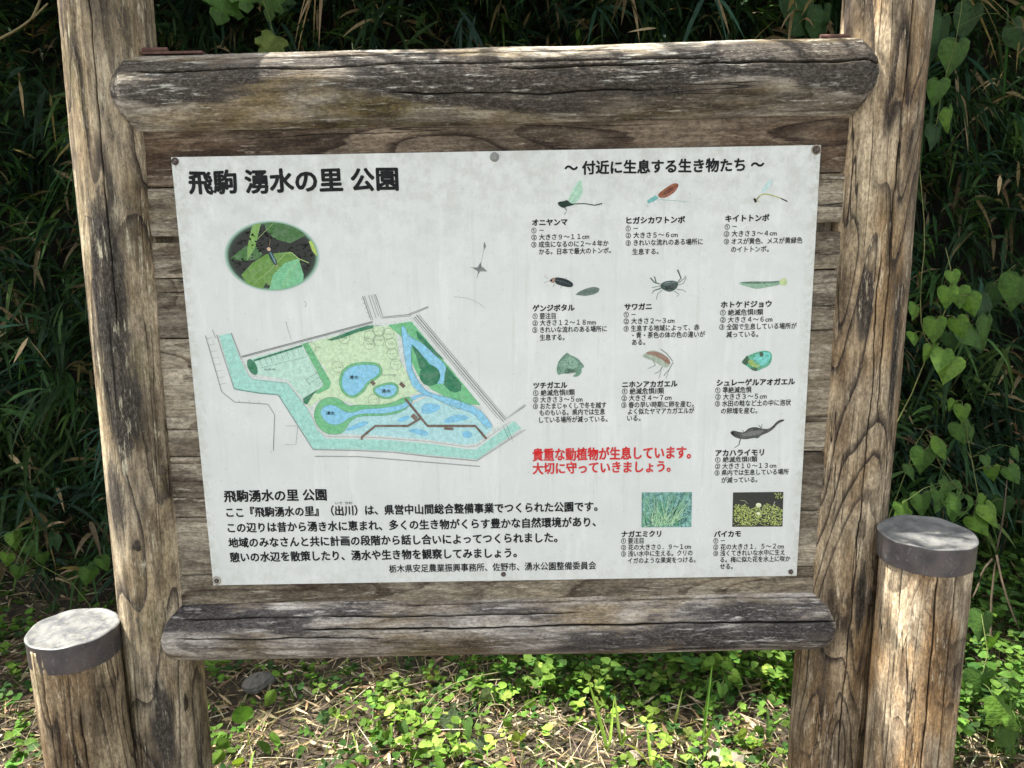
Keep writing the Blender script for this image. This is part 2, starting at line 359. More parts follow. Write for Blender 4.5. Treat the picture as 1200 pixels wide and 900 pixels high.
log('post', (-.761, .04, -.35), (-.698, .04, 2.28), .0795, .0775, M_POSTL, board, seed=3, nring=260,
    cracks=[(PI+.33, .2, 1.12, .0017, .014, .03), (PI-.15, 1.75, 2.5, .0011, .006, .03), (PI+.85, .4, 1.05, .0016, .010, .05)])
log('post', (.687, .038, -.35), (.720, .038, 2.28), .0765, .0765, M_POSTR, board, seed=12, nring=260,
    cracks=[(PI-.12, 1.55, 2.6, .0015, .008, .05), (PI+.1, .5, 1.9, .0011, .005, .07), (PI-.6, .9, 1.8, .0011, .005, .08)])
log('top_beam', (-.694, .022, 1.833), (.692, .022, 1.840), .0665, .066, M_BEAMT, board, seed=21, nring=300, rnd_end=.042,
    cracks=[(PI+.42, .05, 1.1, .0016, .009, .05), (PI+.25, .7, 1.42, .0017, .010, .04), (PI+.85, .1, .95, .0014, .007, .04), (PI-.35, .5, 1.0, .0013, .006, .06)])
log('bottom_beam', (-.727, .026, .773), (.690, .026, .776), .066, .067, M_BEAMB, board, seed=33, nring=300, rnd_end=.04,
    cracks=[(PI+.75, .05, .9, .0014, .008, .04), (PI+.35, .3, 1.42, .0017, .010, .03), (PI+1.1, .5, 1.4, .0013, .006, .04), (PI+.1, .05, .5, .0013, .006, .05)])
def knot(pt, xc, r, w, h, tilt=0):
    x, z = pt[0], pt[2]; dx = x-xc; y = .04-math.sqrt(max(r*r-dx*dx, 0)); n = 18; V = []; F = []
    for q_, d_ in ((1., .0015), (.8, -.0030), (.5, -.0022), (.25, -.0036)):
        for j in range(n):
            a = 2*PI*j/n; k_ = 1+.14*math.sin(3*a+x*90); V.append((w*q_*k_*math.cos(a), d_, h*q_*k_*math.sin(a)))
    for i in range(3):
        for j in range(n): F.append((i*n+j, i*n+(j+1) % n, (i+1)*n+(j+1) % n, (i+1)*n+j))
    F.append(tuple(range(3*n, 4*n)))
    o = link('knot', mesh('knot', V, F, True), M_KNOT, board, (x, y-BL.y, z)); o.rotation_euler = (0, tilt, math.asin(max(-1, min(1, dx/r))))
M_KNOT = wood('knot_wood', (.16, .13, .10), (.07, .055, .045), (.02, .016, .014), ring=.4, ringk=5, stain=.6, speck=.2)
knot((-0.636,-0.030,1.720), -.712, .078, .010, .016, .3); knot((-0.665,-0.030,1.128), -.722, .078, .008, .010); knot((-0.674,-0.020,0.621), -.737, .078, .005, .022, .05)
knot((-0.720,-0.040,0.984), -.725, .078, .009, .013); knot((0.732,-0.030,0.845), .698, .0765, .006, .018); knot((0.407,-0.030,1.623), .71, .0765, .007, .01) if 0 else None
# ------------------------------------------------------------------ planks
def plank(x0, x1, zl0, zr0, zl1, zr1, y, mat, seed):
    """grain along local Z; slightly cupped, rounded edges"""
    L = x1-x0; n = 90; rs = np.random.default_rng(seed); s = np.linspace(0, 1, n)
    prof = [(0, .022), (0, .003), (.02, .0006), (.5, 0), (.98, .0006), (1, .003), (1, .022)]
    e0 = .0010*noise1(s*18, seed); e1 = .0010*noise1(s*21, seed+1); w = .0009*noise1(s*9, seed+2)
    zb = zl0+(zr0-zl0)*s+e0; zt = zl1+(zr1-zl1)*s+e1
    V = []
    for i in range(n):
        for f, dy in prof: V.append((x0+L*s[i], y+dy+w[i]*(1-abs(2*f-1)), zb[i]+(zt[i]-zb[i])*f))
    k = len(prof); F = []
    for i in range(n-1):
        for j in range(k): a = i*k+j; b = i*k+(j+1) % k; F.append((a, b, b+k, a+k))
    F += [tuple(range(k))[::-1], tuple(range((n-1)*k, n*k))]
    # local frame: Z along world X
    c = Vector((x0, y, (zl0+zl1)/2))
    V = [(-(p[2]-c.z), p[1]-c.y, p[0]-c.x) for p in V]
    me = mesh('plank', V, [f[::-1] for f in F])
    o = link('plank', me, mat, board); o.location = c-BL; o.rotation_euler = (0, PI/2, 0)
    return o
PY = .004
rows = [(1.578, 1.5825, 1.665, 1.670, M_PLANK), (1.668, 1.6725, 1.80, 1.80, M_PLANKB), (1.502, 1.496, 1.566, 1.566, M_PLANK),
        (1.387, 1.380, 1.4995, 1.4935, M_PLANK), (1.206, 1.200, 1.3855, 1.3785, M_PLANK), (1.152, 1.140, 1.2045, 1.1985, M_PLANK),
        (1.025, 1.017, 1.150, 1.138, M_PLANK), (.900, .897, 1.0232, 1.0152, M_PLANK), (.772, .774, .8985, .8955, M_PLANK)]
for i, (a, b, c_, d_, m) in enumerate(rows):
    plank(-.715, .70, a, b, c_, d_, PY+(.0012 if i % 2 else 0), m, 40+i)
def box(x0, x1, y0, y1, z0, z1):
    V = [(x, y, z) for x in (x0, x1) for y in (y0, y1) for z in (z0, z1)]
    return V, [(0, 1, 3, 2), (4, 6, 7, 5), (0, 4, 5, 1), (2, 3, 7, 6), (0, 2, 6, 4), (1, 5, 7, 3)]
for x0, x1 in ((-.70, -.52), (.52, .70)):  # boards added behind the planks to keep the wide gap dark
    v, f = box(x0, x1, .029, .05, .79, 1.80); link('added_gap_backing', mesh('added_gap_backing', [(p[0], p[1]-BL.y, p[2]) for p in v], f), M_PLANK, board)
# ------------------------------------------------------------------ the sign panel and its print
PZ = 1.30; PW = .5945; PH = .42045
def rbox(x0, x1, y0, y1, z0, z1, b):
    V = []; F = []
    for y, ins in ((y0, b), (y0+b, 0), (y1, 0)):
        V += [(x0+ins, y, z0+ins), (x1-ins, y, z0+ins), (x1-ins, y, z1-ins), (x0+ins, y, z1-ins)]
    F = [(0, 1, 2, 3)]
    for k in (0, 4):
        for j in range(4): F.append((k+(j+1) % 4, k+j, k+4+j, k+4+(j+1) % 4))
    F.append((11, 10, 9, 8)); return V, F
v, f = rbox(-PW, PW, 0, .0035, -PH, PH, .0006)
panel = link('sign_panel', mesh('sign_panel', v, f), M_PANEL, board, (0, 0-BL.y, PZ))
PB = bpy.data.objects
def sheet(name, polys, rgb, layer, mat=None, th=.00006):
    """flat printed shapes lying on the panel; polys in panel millimetres"""
    V = []; F = []
    y = -.0002-layer*.00012
    for P in polys:
        P = [tuple(p) for p in P]
        ar = sum(P[i][0]*P[(i+1) % len(P)][1]-P[(i+1) % len(P)][0]*P[i][1] for i in range(len(P)))
        if ar < 0: P = P[::-1]
        o = len(V); yy = y-(len(F) % 5)*.00002; V += [(a/1000, yy, b/1000) for a, b in P]; F.append(tuple(range(o, o+len(P))))
    me = mesh(name, V, F); o = link(name, me, mat or ink(rgb), panel); return o
def sheets(name, polys, rgb, layer):
    for i, P in enumerate(polys): sheet(name, [P], rgb, layer+.13*i)
def ell(cx, cy, rx, ry, rot=0, n=28):
    c, s = math.cos(rot), math.sin(rot)
    return [(cx+rx*math.cos(t)*c-ry*math.sin(t)*s, cy+rx*math.cos(t)*s+ry*math.sin(t)*c) for t in [2*PI*i/n for i in range(n)]]
def strip(pts, w0, w1=None, closed=False):
    """stroke along a polyline as quads"""
    w1 = w0 if w1 is None else w1
    if closed: pts = pts+[pts[0]]
    out = []; L = len(pts)-1; nn = []
    for i in range(len(pts)):
        a = pts[max(i-1, 0)]; b = pts[min(i+1, L)]
        if closed and i in (0, L): a = pts[L-1]; b = pts[1]
        d = math.hypot(b[0]-a[0], b[1]-a[1]) or 1; nn.append((-(b[1]-a[1])/d, (b[0]-a[0])/d))
    for i in range(L):
        wa = (w0+(w1-w0)*i/L)/2; wb = (w0+(w1-w0)*(i+1)/L)/2; p, r = pts[i], pts[i+1]; m, n = nn[i], nn[i+1]
        out.append([(p[0]+m[0]*wa, p[1]+m[1]*wa), (p[0]-m[0]*wa, p[1]-m[1]*wa), (r[0]-n[0]*wb, r[1]-n[1]*wb), (r[0]+n[0]*wb, r[1]+n[1]*wb)])
    return out
def smooth(P, closed=True, k=2):
    for _ in range(k):
        Q = []; n = len(P)
        for i in range(n if closed else n-1):
            a, b = P[i], P[(i+1) % n]
            Q += [(a[0]*.75+b[0]*.25, a[1]*.75+b[1]*.25), (a[0]*.25+b[0]*.75, a[1]*.25+b[1]*.75)]
        P = Q if closed else [P[0]]+Q+[P[-1]]
    return P
def grow(P, d):
    n = len(P); ar = sum(P[i][0]*P[(i+1) % n][1]-P[(i+1) % n][0]*P[i][1] for i in range(n)); sg = 1 if ar > 0 else -1
    out = []
    for i in range(n):
        a, b = P[i-1], P[(i+1) % n]; dx, dy = b[0]-a[0], b[1]-a[1]; l = math.hypot(dx, dy) or 1
        out.append((P[i][0]+sg*dy/l*d, P[i][1]-sg*dx/l*d))
    return out
def ticks(pts, gap, ln, w, side=1):
    out = []
    for i in range(len(pts)-1):
        a, b = pts[i], pts[i+1]; L = math.hypot(b[0]-a[0], b[1]-a[1]); n = int(L/gap)
        dx, dy = (b[0]-a[0])/L, (b[1]-a[1])/L
        for k in range(n):
            p = (a[0]+dx*gap*(k+.5), a[1]+dy*gap*(k+.5)); out += strip([p, (p[0]-dy*ln*side, p[1]+dx*ln*side)], w)
    return out
BK = (26, 26, 28); RED = (205, 38, 40)
LINES = [
(-565.6,-180.9,374.8,39.5,"飛駒 湧水の里 公園","title"),
(127.0,491.5,388.1,22.7,"～ 付近に生息する生き物たち ～","head"),
(65.9,130.8,291.5,12.1,"オニヤンマ","name"),
(64.2,86.7,277.2,10.9,"① －","small"),
(64.0,171.5,264.7,10.9,"② 大きさ９～１１cm","small"),
(63.8,207.7,251.3,11.0,"③ 成虫になるのに２～４年か","small"),
(77.9,212.5,238.0,11.0,"かる。日本で最大のトンボ。","small"),
(241.2,349.3,292.0,12.4,"ヒガシカワトンボ","name"),
(239.8,262.3,277.6,10.9,"① －","small"),
(239.9,336.7,265.0,10.9,"② 大きさ５～６cm","small"),
(240.0,383.7,251.2,11.0,"③ きれいな流れのある場所に","small"),
(252.5,301.5,234.7,11.0,"生息する。","small"),
(424.8,505.5,292.4,12.4,"キイトトンボ","name"),
(423.9,446.1,277.6,10.9,"① －","small"),
(422.7,521.1,264.5,10.9,"② 大きさ３～４cm","small"),
(423.2,569.5,250.4,11.0,"③ オスが黄色、メスが黄緑色","small"),
(437.3,507.5,235.6,11.0,"のイトトンボ。","small"),
(64.7,143.6,132.4,12.3,"ゲンジボタル","name"),
(64.5,107.8,117.4,11.4,"① 要注目","small"),
(64.3,184.6,104.5,11.4,"② 大きさ１２～１８mm","small"),
(63.7,205.4,91.1,11.4,"③ きれいな流れのある場所に","small"),
(77.5,124.7,76.3,11.5,"生息する。","small"),
(239.1,290.1,131.9,12.3,"サワガニ","name"),
(237.7,260.0,117.5,11.4,"① －","small"),
(237.8,334.1,104.7,11.4,"② 大きさ２～３cm","small"),
(237.9,381.9,90.6,11.4,"③ 生息する地域によって、赤","small"),
(254.4,392.9,77.3,11.5,"・青・茶色の体の色の違いが","small"),
(253.9,279.0,64.1,11.5,"ある。","small"),
(421.9,517.3,132.8,12.3,"ホトケドジョウ","name"),
(420.8,502.2,117.8,11.4,"① 絶滅危惧Ⅱ類","small"),
(421.3,520.3,104.0,11.4,"② 大きさ４～６cm","small"),
(420.1,567.2,90.3,11.4,"③ 全国で生息している場所が","small"),
(433.7,494.7,75.7,11.5,"減っている。","small"),
(64.2,129.2,-17.0,12.4,"ツチガエル","name"),
(63.4,144.0,-31.5,11.8,"① 絶滅危惧Ⅱ類","small"),
(63.2,158.9,-45.0,11.9,"② 大きさ３～５cm","small"),
(63.1,205.3,-57.9,11.9,"③ おたまじゃくしで冬を越す","small"),
(75.4,202.6,-71.0,11.9,"ものもいる。県内では生息","small"),
(74.7,207.7,-85.4,12.0,"している場所が減っている。","small"),
(236.2,342.4,-18.0,12.4,"ニホンアカガエル","name"),
(235.8,316.8,-31.5,11.8,"① 絶滅危惧Ⅱ類","small"),
(235.1,331.6,-44.8,11.8,"② 大きさ４～７cm","small"),
(234.9,375.0,-58.6,11.9,"③ 春の早い時期に卵を産む。","small"),
(247.5,376.6,-71.7,11.9,"よく似たヤマアカガエルが","small"),
(246.3,272.1,-85.0,12.0,"いる。","small"),
(418.8,569.3,-17.9,12.8,"シュレーゲルアオガエル","name"),
(416.5,486.2,-32.4,11.8,"① 準絶滅危惧","small"),
(416.9,516.2,-45.5,11.8,"② 大きさ３～５cm","small"),
(416.8,564.0,-59.1,11.9,"③ 水田の畦など土の中に泡状","small"),
(428.9,499.5,-73.7,11.9,"の卵塊を産む。","small"),
(421.2,515.7,-158.5,13.2,"アカハライモリ","name"),
(420.5,503.4,-172.2,11.5,"① 絶滅危惧Ⅱ類","small"),
(420.9,541.3,-185.5,11.6,"② 大きさ１０～１３cm","small"),
(420.5,566.7,-199.0,11.6,"③ 県内では生息している場所","small"),
(434.5,505.5,-214.3,11.7,"が減っている。","small"),
(61.3,371.8,-155.9,24.4,"貴重な動植物が生息しています。","red"),
(60.9,332.6,-183.9,22.8,"大切に守っていきましょう。","red"),
(237.8,316.7,-324.4,13.1,"ナガエミクリ","name"),
(236.9,281.6,-338.6,12.0,"① 要注目","small"),
(237.1,377.5,-352.5,12.1,"② 花の大きさ０．９～１cm","small"),
(237.2,380.9,-366.4,12.1,"③ 浅い水中に生える。クリの","small"),
(250.5,387.6,-381.3,12.2,"イガのような果実をつける。","small"),
(423.8,476.9,-327.3,13.1,"バイカモ","name"),
(422.5,445.5,-341.5,12.0,"① －","small"),
(423.0,564.7,-355.0,12.1,"② 花の大きさ１．５～２cm","small"),
(423.4,567.4,-368.4,12.1,"③ 浅くてきれいな水中に生え","small"),
(437.6,579.1,-382.4,12.1,"る。梅に似た花を水上に咲か","small"),
(437.4,463.4,-396.8,12.2,"せる。","small"),
(-555.1,-351.1,-230.5,23.1,"飛駒湧水の里 公園","body"),
(-553.4,188.6,-264.5,19.7,"ここ『飛駒湧水の里』（出川）は、県営中山間総合整備事業でつくられた公園です。","body"),
(-553.5,185.3,-296.9,19.9,"この辺りは昔から湧き水に恵まれ、多くの生き物がくらす豊かな自然環境があり、","body"),
(-554.6,108.1,-328.7,20.0,"地域のみなさんと共に計画の段階から話し合いによってつくられました。","body"),
(-554.6,25.7,-359.9,20.2,"憩いの水辺を散策したり、湧水や生き物を観察してみましょう。","body"),
(-334.2,-319.7,-248.3,6.1,"いで","tiny"),
(-314.6,-300.1,-248.3,6.1,"かわ","tiny"),
(-233.7,186.2,-390.2,16.6,"栃木県安足農業振興事務所、佐野市、湧水公園整備委員会","body2"),
(-291.2,-273.9,5.8,6.7,"湧水","tiny"),
(-230.7,-212.5,-22.2,6.7,"湧水","tiny"),
(-340.3,-323.6,-64.3,6.8,"湧水","tiny"),
(-353.3,-342.7,65.1,3.3,"ヤマ桜","mini"),
(-258.1,-246.7,83.1,3.0,"モミジ","mini"),
(-242.8,-231.4,94.3,2.9,"モミジ","mini"),
(-218.6,-207.2,88.2,2.9,"ヤマ桜","mini"),
(-235.5,-224.1,77.0,3.0,"ヤマ桜","mini"),
(-253.9,-242.4,69.9,3.0,"ヤマ桜","mini"),
(-213.0,-201.6,69.2,3.0,"モミジ","mini"),
(-211.5,-200.0,50.2,3.0,"モミジ","mini"),
(-205.1,-193.6,29.3,3.0,"モミジ","mini"),
(-302.3,-290.8,82.3,3.0,"ヤマ桜","mini"),
(-317.2,-305.7,25.5,3.0,"ヤマ桜","mini"),
(-454.2,-432.7,23.7,3.3,"駐車場","mini"),
(-253.1,-239.9,-38.7,3.0,"コナラ","mini"),
(-94.2,-80.9,-50.0,3.1,"ヤナギ","mini"),
(-229.2,-201.1,8.9,3.3,"せせらぎ広場","mini"),
]
WT = dict(title=.038, head=.036, name=.040, small=.016, red=.033, body=.031, body2=.016, tiny=.01, mini=0.)
tcount = {}
def letter(x0, x1, zc, h, text, kind):
    cu = bpy.data.curves.new('lettering', 'FONT'); cu.body = text; cu.size = 1; cu.resolution_u = 3 if kind in ('title', 'head', 'red') else 2
    cu.fill_mode = 'BOTH'
    tmp = bpy.data.objects.new('lettering', cu); COL.objects.link(tmp)
    dg = bpy.context.evaluated_depsgraph_get(); me = bpy.data.meshes.new_from_object(tmp.evaluated_get(dg)); 
    bpy.data.objects.remove(tmp); bpy.data.curves.remove(cu)
    n = len(me.vertices); V = np.zeros(n*3); me.vertices.foreach_get('co', V); V = V.reshape(-1, 3)
    ax, bx = V[:, 0].min(), V[:, 0].max(); zref = .38 if kind != 'x' else 0
    sx = (x1-x0)/(bx-ax); em = h*1.12
    if kind in ('small', 'name', 'body', 'title', 'head', 'red', 'body2'):
        sk = .045
    else: sk = 0.
    r = random.Random(text+str(x0))
    X = (V[:, 0]-ax)*sx+x0; Z = (V[:, 1]-zref)*em+zc
    if sk: Z = Z+np.sin((V[:, 0])*3.1+r.random()*6)*h*.018     # the uneven hop of the comic lettering
    # heavy strokes: the same glyph laid down a few times, each a hair aside and a hair higher
    w = WT[kind]*em; ring_ = [(0, 0)]+([(w*math.cos(a), w*math.sin(a)) for a in ((0, 1.05, 2.09, 3.14, 4.19, 5.24) if kind in ('title', 'head', 'body', 'red', 'name') else (.4, 1.97, 3.54, 5.1))] if w else [])
    fc = np.array([p.vertices[:] for p in me.polygons if len(p.vertices) == 3]+[q_ for p in me.polygons if len(p.vertices) > 3 for q_ in [(p.vertices[0], p.vertices[i], p.vertices[i+1]) for i in range(1, len(p.vertices)-1)]])
    bpy.data.meshes.remove(me)
    yb = -.0016 if kind in ('tiny', 'mini') else -.00045
    W = np.concatenate([np.stack([(X+a)/1000, np.full(n, yb-.00003*i), (Z+b)/1000], 1) for i, (a, b) in enumerate(ring_)])
    me = npmesh('lettering', W, [np.concatenate([fc+n*i for i in range(len(ring_))])], smooth=False)
    o = link('lettering', me, ink(RED) if kind == 'red' else ink(BK if kind != 'mini' else (90, 105, 100)), panel)
    if kind == 'red': o['label'] = 'red warning lettering'
    return o
for L in LINES: letter(*L)
# ---- map
river = [(-536.0,90.9),(-513.8,95.4),(-498.1,40.7),(-487.8,15.5),(-480.4,5.5),(-412.1,-2.6),(-377.1,-54.0),(-360.5,-97.0),(-344.9,-115.4),(-247.4,-119.2),(-216.8,-121.5),(-138.8,-129.8),(-69.2,-142.0),(-49.7,-142.3),(25.5,-86.7),(39.1,-101.4),(-48.7,-163.2),(-142.5,-152.9),(-214.9,-142.9),(-282.0,-138.5),(-370.2,-136.6),(-430.5,-27.6),(-463.5,-24.3),(-515.2,-14.9)]
bank = [(-497.3,39.5),(-379.7,73.8),(-373.0,77.0),(-240.5,107.4),(-211.1,108.5),(-166.8,117.4),(-39.5,-54.4),(-14.0,-101.0),(11.3,-89.4),(-48.4,-136.6),(-70.2,-136.2),(-138.6,-124.6),(-217.1,-117.2),(-247.1,-114.9),(-342.4,-110.6),(-356.4,-93.2),(-373.5,-50.1),(-409.7,0.4),(-478.5,9.1),(-485.9,19.3)]
sheet('map_embankment', [grow(bank, .8)], (205, 214, 208), 0)
sheet('map_river', [river], (160, 212, 198), 1)
sheet('map_parking', [[(-483.8,44.2),(-379.3,68.8),(-343.3,-8.4),(-385.7,-34.6),(-411.2,2.9),(-471.4,14.9),(-482.2,24.2)]], (183, 219, 202), 1)
sheet('map_lawn', [[(-373.3,72.0),(-242.3,104.1),(-198.3,103.3),(-194.8,73.8),(-193.0,40.7),(-178.1,7.1),(-156.3,-25.2),(-185.0,-36.5),(-219.1,-56.3),(-244.1,-55.8),(-277.0,-50.1),(-303.1,-41.2),(-334.2,-33.9),(-356.2,-40.2),(-373.7,-53.5),(-377.8,-39.9),(-365.1,-24.9),(-341.2,-13.5),(-330.4,-0.2),(-338.6,26.7)]], (198, 222, 184), 1)
gsc = (112, 186, 132)
sheets('map_hedge_green', [[(-378.2,72.1),(-366.5,75.2),(-327.3,-3.6),(-331.4,-15.3),(-351.9,-25.1),(-365.1,-24.9),(-344.4,-11.7),(-342.4,-6.7)], [(-211.3,105.2),(-167.0,111.8),(-39.5,-53.5),(-69.4,-52.1),(-110.3,-34.5),(-134.6,-20.5),(-158.3,6.8),(-173.4,40.4),(-178.5,73.5)]], gsc, 2)
sheet('map_lower_marsh', [[(-332.8,-90.1),(-291.6,-72.0),(-261.4,-69.2),(-194.4,-60.1),(-143.5,-35.6),(-94.0,-44.9),(-48.1,-62.7),(-15.7,-100.9),(-46.5,-129.7),(-71.8,-132.7),(-146.8,-121.0),(-246.9,-110.6),(-313.7,-106.0)]], (172, 215, 216), 1)
pond1 = smooth([(-307.3,-0.6),(-299.5,19.3),(-279.1,29.8),(-239.6,29.9),(-230.3,19.7),(-235.8,8.1),(-257.9,-3.2),(-268.8,-21.5),(-289.3,-33.0),(-305.1,-19.2)])
pond2 = smooth([(-247.2,-20.2),(-230.2,-12.1),(-205.2,-8.3),(-199.2,-21.1),(-209.7,-33.5),(-229.7,-34.9)])
pond3 = smooth([(-354.5,-64.1),(-343.5,-49.0),(-325.1,-47.6),(-310.8,-58.0),(-292.9,-66.0),(-269.1,-57.1),(-235.8,-56.8),(-193.9,-50.8),(-176.8,-40.0),(-170.5,-46.9),(-191.0,-60.2),(-228.0,-68.0),(-264.6,-65.7),(-291.5,-71.2),(-316.0,-88.7),(-339.2,-86.6)])
ring3 = smooth([(-366.3,-67.3),(-354.5,-40.3),(-332.4,-31.4),(-312.7,-35.9),(-297.1,-51.5),(-276.9,-48.4),(-243.8,-50.7),(-210.3,-46.2),(-179.8,-31.5),(-167.0,-43.6),(-194.7,-66.9),(-228.2,-71.5),(-264.8,-70.8),(-291.8,-75.5),(-310.4,-107.8),(-342.2,-107.2),(-359.6,-91.4)])
sheets('map_pond_bank', [grow(pond1, 5), grow(pond2, 4), ring3], gsc, 3)
stream = [(-187.1,99.9),(-180.3,104.7),(-174.7,84.9),(-147.5,69.7),(-123.9,46.1),(-101.7,24.1),(-106.2,-10.9),(-125.9,-8.9),(-115.5,6.0),(-140.7,36.5),(-164.2,63.4),(-169.1,63.4),(-170.8,23.7),(-160.3,-1.6),(-141.5,-27.1),(-92.2,-39.9),(-43.0,-59.4),(-18.8,-90.6),(-17.3,-97.5),(-29.0,-100.7),(-53.2,-69.4),(-94.4,-55.1),(-135.2,-35.7),(-166.1,-21.7),(-178.1,7.1),(-184.2,53.8)]
blue = (136, 198, 224)
sheets('map_water', [pond1, pond2, pond3, smooth(stream, k=1)]+[smooth(PX(s)) for s in ()], blue, 4)
sheets('map_marsh_pool', [smooth([(-156.1,-60.8),(-150.7,-49.0),(-130.7,-48.5),(-115.9,-53.0),(-121.3,-63.1),(-139.8,-69.6),(-153.1,-69.4)]), smooth([(-113.8,-87.2),(-105.1,-77.1),(-81.6,-70.6),(-61.7,-76.1),(-63.6,-81.2),(-85.4,-86.0),(-105.5,-89.0)]),
      smooth([(-205.4,-82.1),(-188.2,-72.2),(-178.3,-72.3),(-178.5,-79.2),(-195.5,-85.7)]), smooth([(-306.6,-99.2),(-285.8,-87.5),(-262.0,-79.4),(-259.1,-88.0),(-279.6,-96.2),(-300.0,-101.0)]), smooth([(-184.6,-103.1),(-169.3,-96.5),(-146.2,-103.8),(-141.5,-112.5),(-153.3,-114.0),(-173.1,-106.7)]),
      smooth([(-77.7,-108.4),(-64.2,-103.5),(-54.5,-114.0),(-64.7,-120.7),(-74.6,-117.1)]), smooth([(-176.6,-35.0),(-143.2,-27.1),(-110.3,-36.2),(-103.9,-43.0),(-123.7,-39.3),(-151.6,-32.0),(-170.4,-43.6)])], (128, 192, 220), 3)
dg_ = (52, 122, 88)
sheets('map_trees_dark', [[(-158.0,94.5),(-107.8,37.5),(-120.7,42.7),(-147.5,71.3),(-156.9,79.7)], [p for p in ell(*[(-135.7,6.4)][0], 20, 20.5)], [(-103.3,24.1),(-74.8,-11.5),(-76.8,-24.9),(-88.5,-28.1),(-98.3,-24.5),(-109.5,-12.6),(-107.2,5.9)],
      [(-168.9,68.4),(-156.3,56.6),(-133.0,23.0),(-141.4,18.2),(-154.5,20.1),(-160.1,43.4)], [(-384.1,-34.7),(-354.7,-17.5),(-365.5,-29.9),(-376.6,-46.7),(-383.0,-43.2)], ell(*[(-477.1,29.2)][0], 8.5, 16, .35),
      [(-474.0,43.2),(-378.3,70.5),(-377.8,67.2),(-472.6,39.9)], [(-330.3,78.7),(-301.9,88.8),(-275.2,98.2),(-252.0,105.1),(-238.9,105.7),(-240.9,100.0),(-269.0,93.2),(-299.0,83.0),(-318.9,77.7)]], dg_, 5)
brn = (112, 96, 84)
deck = strip([(-185.1,-38.2),(-158.3,-74.4),(-144.1,-93.5),(-50.6,-95.2),(-29.5,-121.4)], 5)+strip([(-156.8,-77.8),(-182.5,-92.8),(-245.9,-91.7),(-273.9,-113.6),(-274.2,-118.8)], 4.6)
deck += strip([(-249.6,-2.5),(-243.3,-9.3)], 7)+strip([(-193.6,-6.9),(-185.7,-15.4)], 7)+strip([(-173.2,-70.7),(-165.2,-79.4)], 9)+strip([(-111.7,-99.2),(-93.4,-100.4)], 5)
sheet('map_boardwalk', deck, brn, 6)
lc = (58, 64, 62)
road = []
for s, w in (([(-496.4,50.3),(-240.2,113.1)], .7), ([(-495.0,48.1),(-240.3,110.6)], .5), ([(-257.1,161.1),(-243.3,115.6)], .7), ([(-253.8,161.9),(-240.0,116.3)], .5), ([(-245.7,162.5),(-233.4,118.6)], .5), ([(-240.8,163.2),(-228.3,121.8)], .5), ([(-232.7,163.9),(-220.3,120.8),(-164.8,125.5),(-133.4,137.9)], .7),
             ([(-235.9,164.0),(-223.6,118.5),(-166.5,122.3)], .5), ([(-169.6,126.4),(-133.4,139.6)], .5), ([(-160.1,120.6),(4.7,-87.6)], .8), ([(-156.7,123.8),(8.1,-84.2),(48.5,-55.9)], .9), ([(-163.4,119.0),(-5.2,-82.2)], .5), ([(-151.9,123.7),(9.8,-80.8),(46.9,-53.4)], .5),
             ([(-561.6,91.8),(-540.4,-18.4),(-517.3,-39.1),(-452.9,-44.5),(-441.3,-66.0),(-449.4,-138.2)], .7), ([(-547.4,103.1),(-542.4,86.6)], .5), ([(-540.3,92.3),(-516.0,-13.7),(-464.5,-23.1),(-431.6,-26.2),(-371.1,-137.8),(-282.1,-141.2),(-215.1,-145.8),(-143.1,-155.8),(-49.2,-166.2),(47.8,-103.8)], .5), ([(-512.1,95.9),(-496.9,44.5)], .5),
             ([(-421.3,-88.6),(-400.4,-88.9),(-398.0,-90.7),(-404.0,-126.8),(-425.8,-126.5)], .4), ([(4.4,-97.8),(15.6,-125.6)], .4), ([(11.2,-94.5),(22.3,-127.5)], .4)):
    road += strip(s, w*1.25)
road += ticks([(-496.4,50.3),(-240.2,113.1)], 2.2, -3.2, .45, 1)+ticks([(-540.3,92.3),(-516.0,-13.7),(-464.5,-23.1),(-431.6,-26.2),(-371.1,-137.8)], 2.1, 1.7, .5)+ticks([(-371.1,-137.8),(-282.1,-141.2),(-215.1,-145.8),(-143.1,-155.8),(-49.2,-166.2),(41.1,-105.4)], 2.1, 1.8, .55)
road += ticks([(-512.1,95.9),(-496.9,44.5),(-486.3,14.3),(-478.9,4.1),(-411.7,-4.7),(-375.6,-56.9),(-358.4,-98.3),(-344.2,-112.3),(-247.2,-115.8),(-138.7,-126.3),(-70.2,-138.0),(-50.1,-137.4),(21.4,-86.1)], 2.1, -1.6, .5, -1)
road += ticks([(-561.6,91.8),(-540.4,-18.4)], 13, 14, .35, 1)+ticks([(-517.3,-39.1),(-452.9,-44.5)], 19, 6, .4, 1)+ticks([(-257.1,161.1),(-241.7,115.5)], 9, 5, .4, -1)
for a in range(8):
    x = 303+a*6.6; y0 = 419.5-a*1.95
    road += strip([[(-463.9,46.4)][0] if a == 0 else ([(-463.9,46.4)][0][0]+a*10.6, [(-463.9,46.4)][0][1]+a*3.15), ([(-463.9,46.4)][0][0]+a*10.6+6, [(-463.9,46.4)][0][1]+a*3.15-17)], .4)
road += strip([(-460.5,27.2),(-373.5,46.4)], .4)+strip([(-380.1,10.7),(-366.0,-13.9),(-343.7,-1.7),(-358.6,22.9)], .4)+strip([(-376.5,2.3),(-354.2,15.3)], .4)+strip([(-372.1,-6.2),(-349.8,6.8)], .4)
for p in [(-247.4,84.6),(-229.7,94.9),(-211.6,88.9),(-230.7,76.1),(-249.3,69.8),(-207.6,69.4),(-205.7,50.1),(-200.2,29.2),(-246.5,-39.3),(-296.6,82.2),(-362.4,64.4),(-313.1,26.2),(-87.6,-50.1)]:
    road += strip(ell(p[0], p[1], 10.8, 10.8, n=22), .42, closed=True)
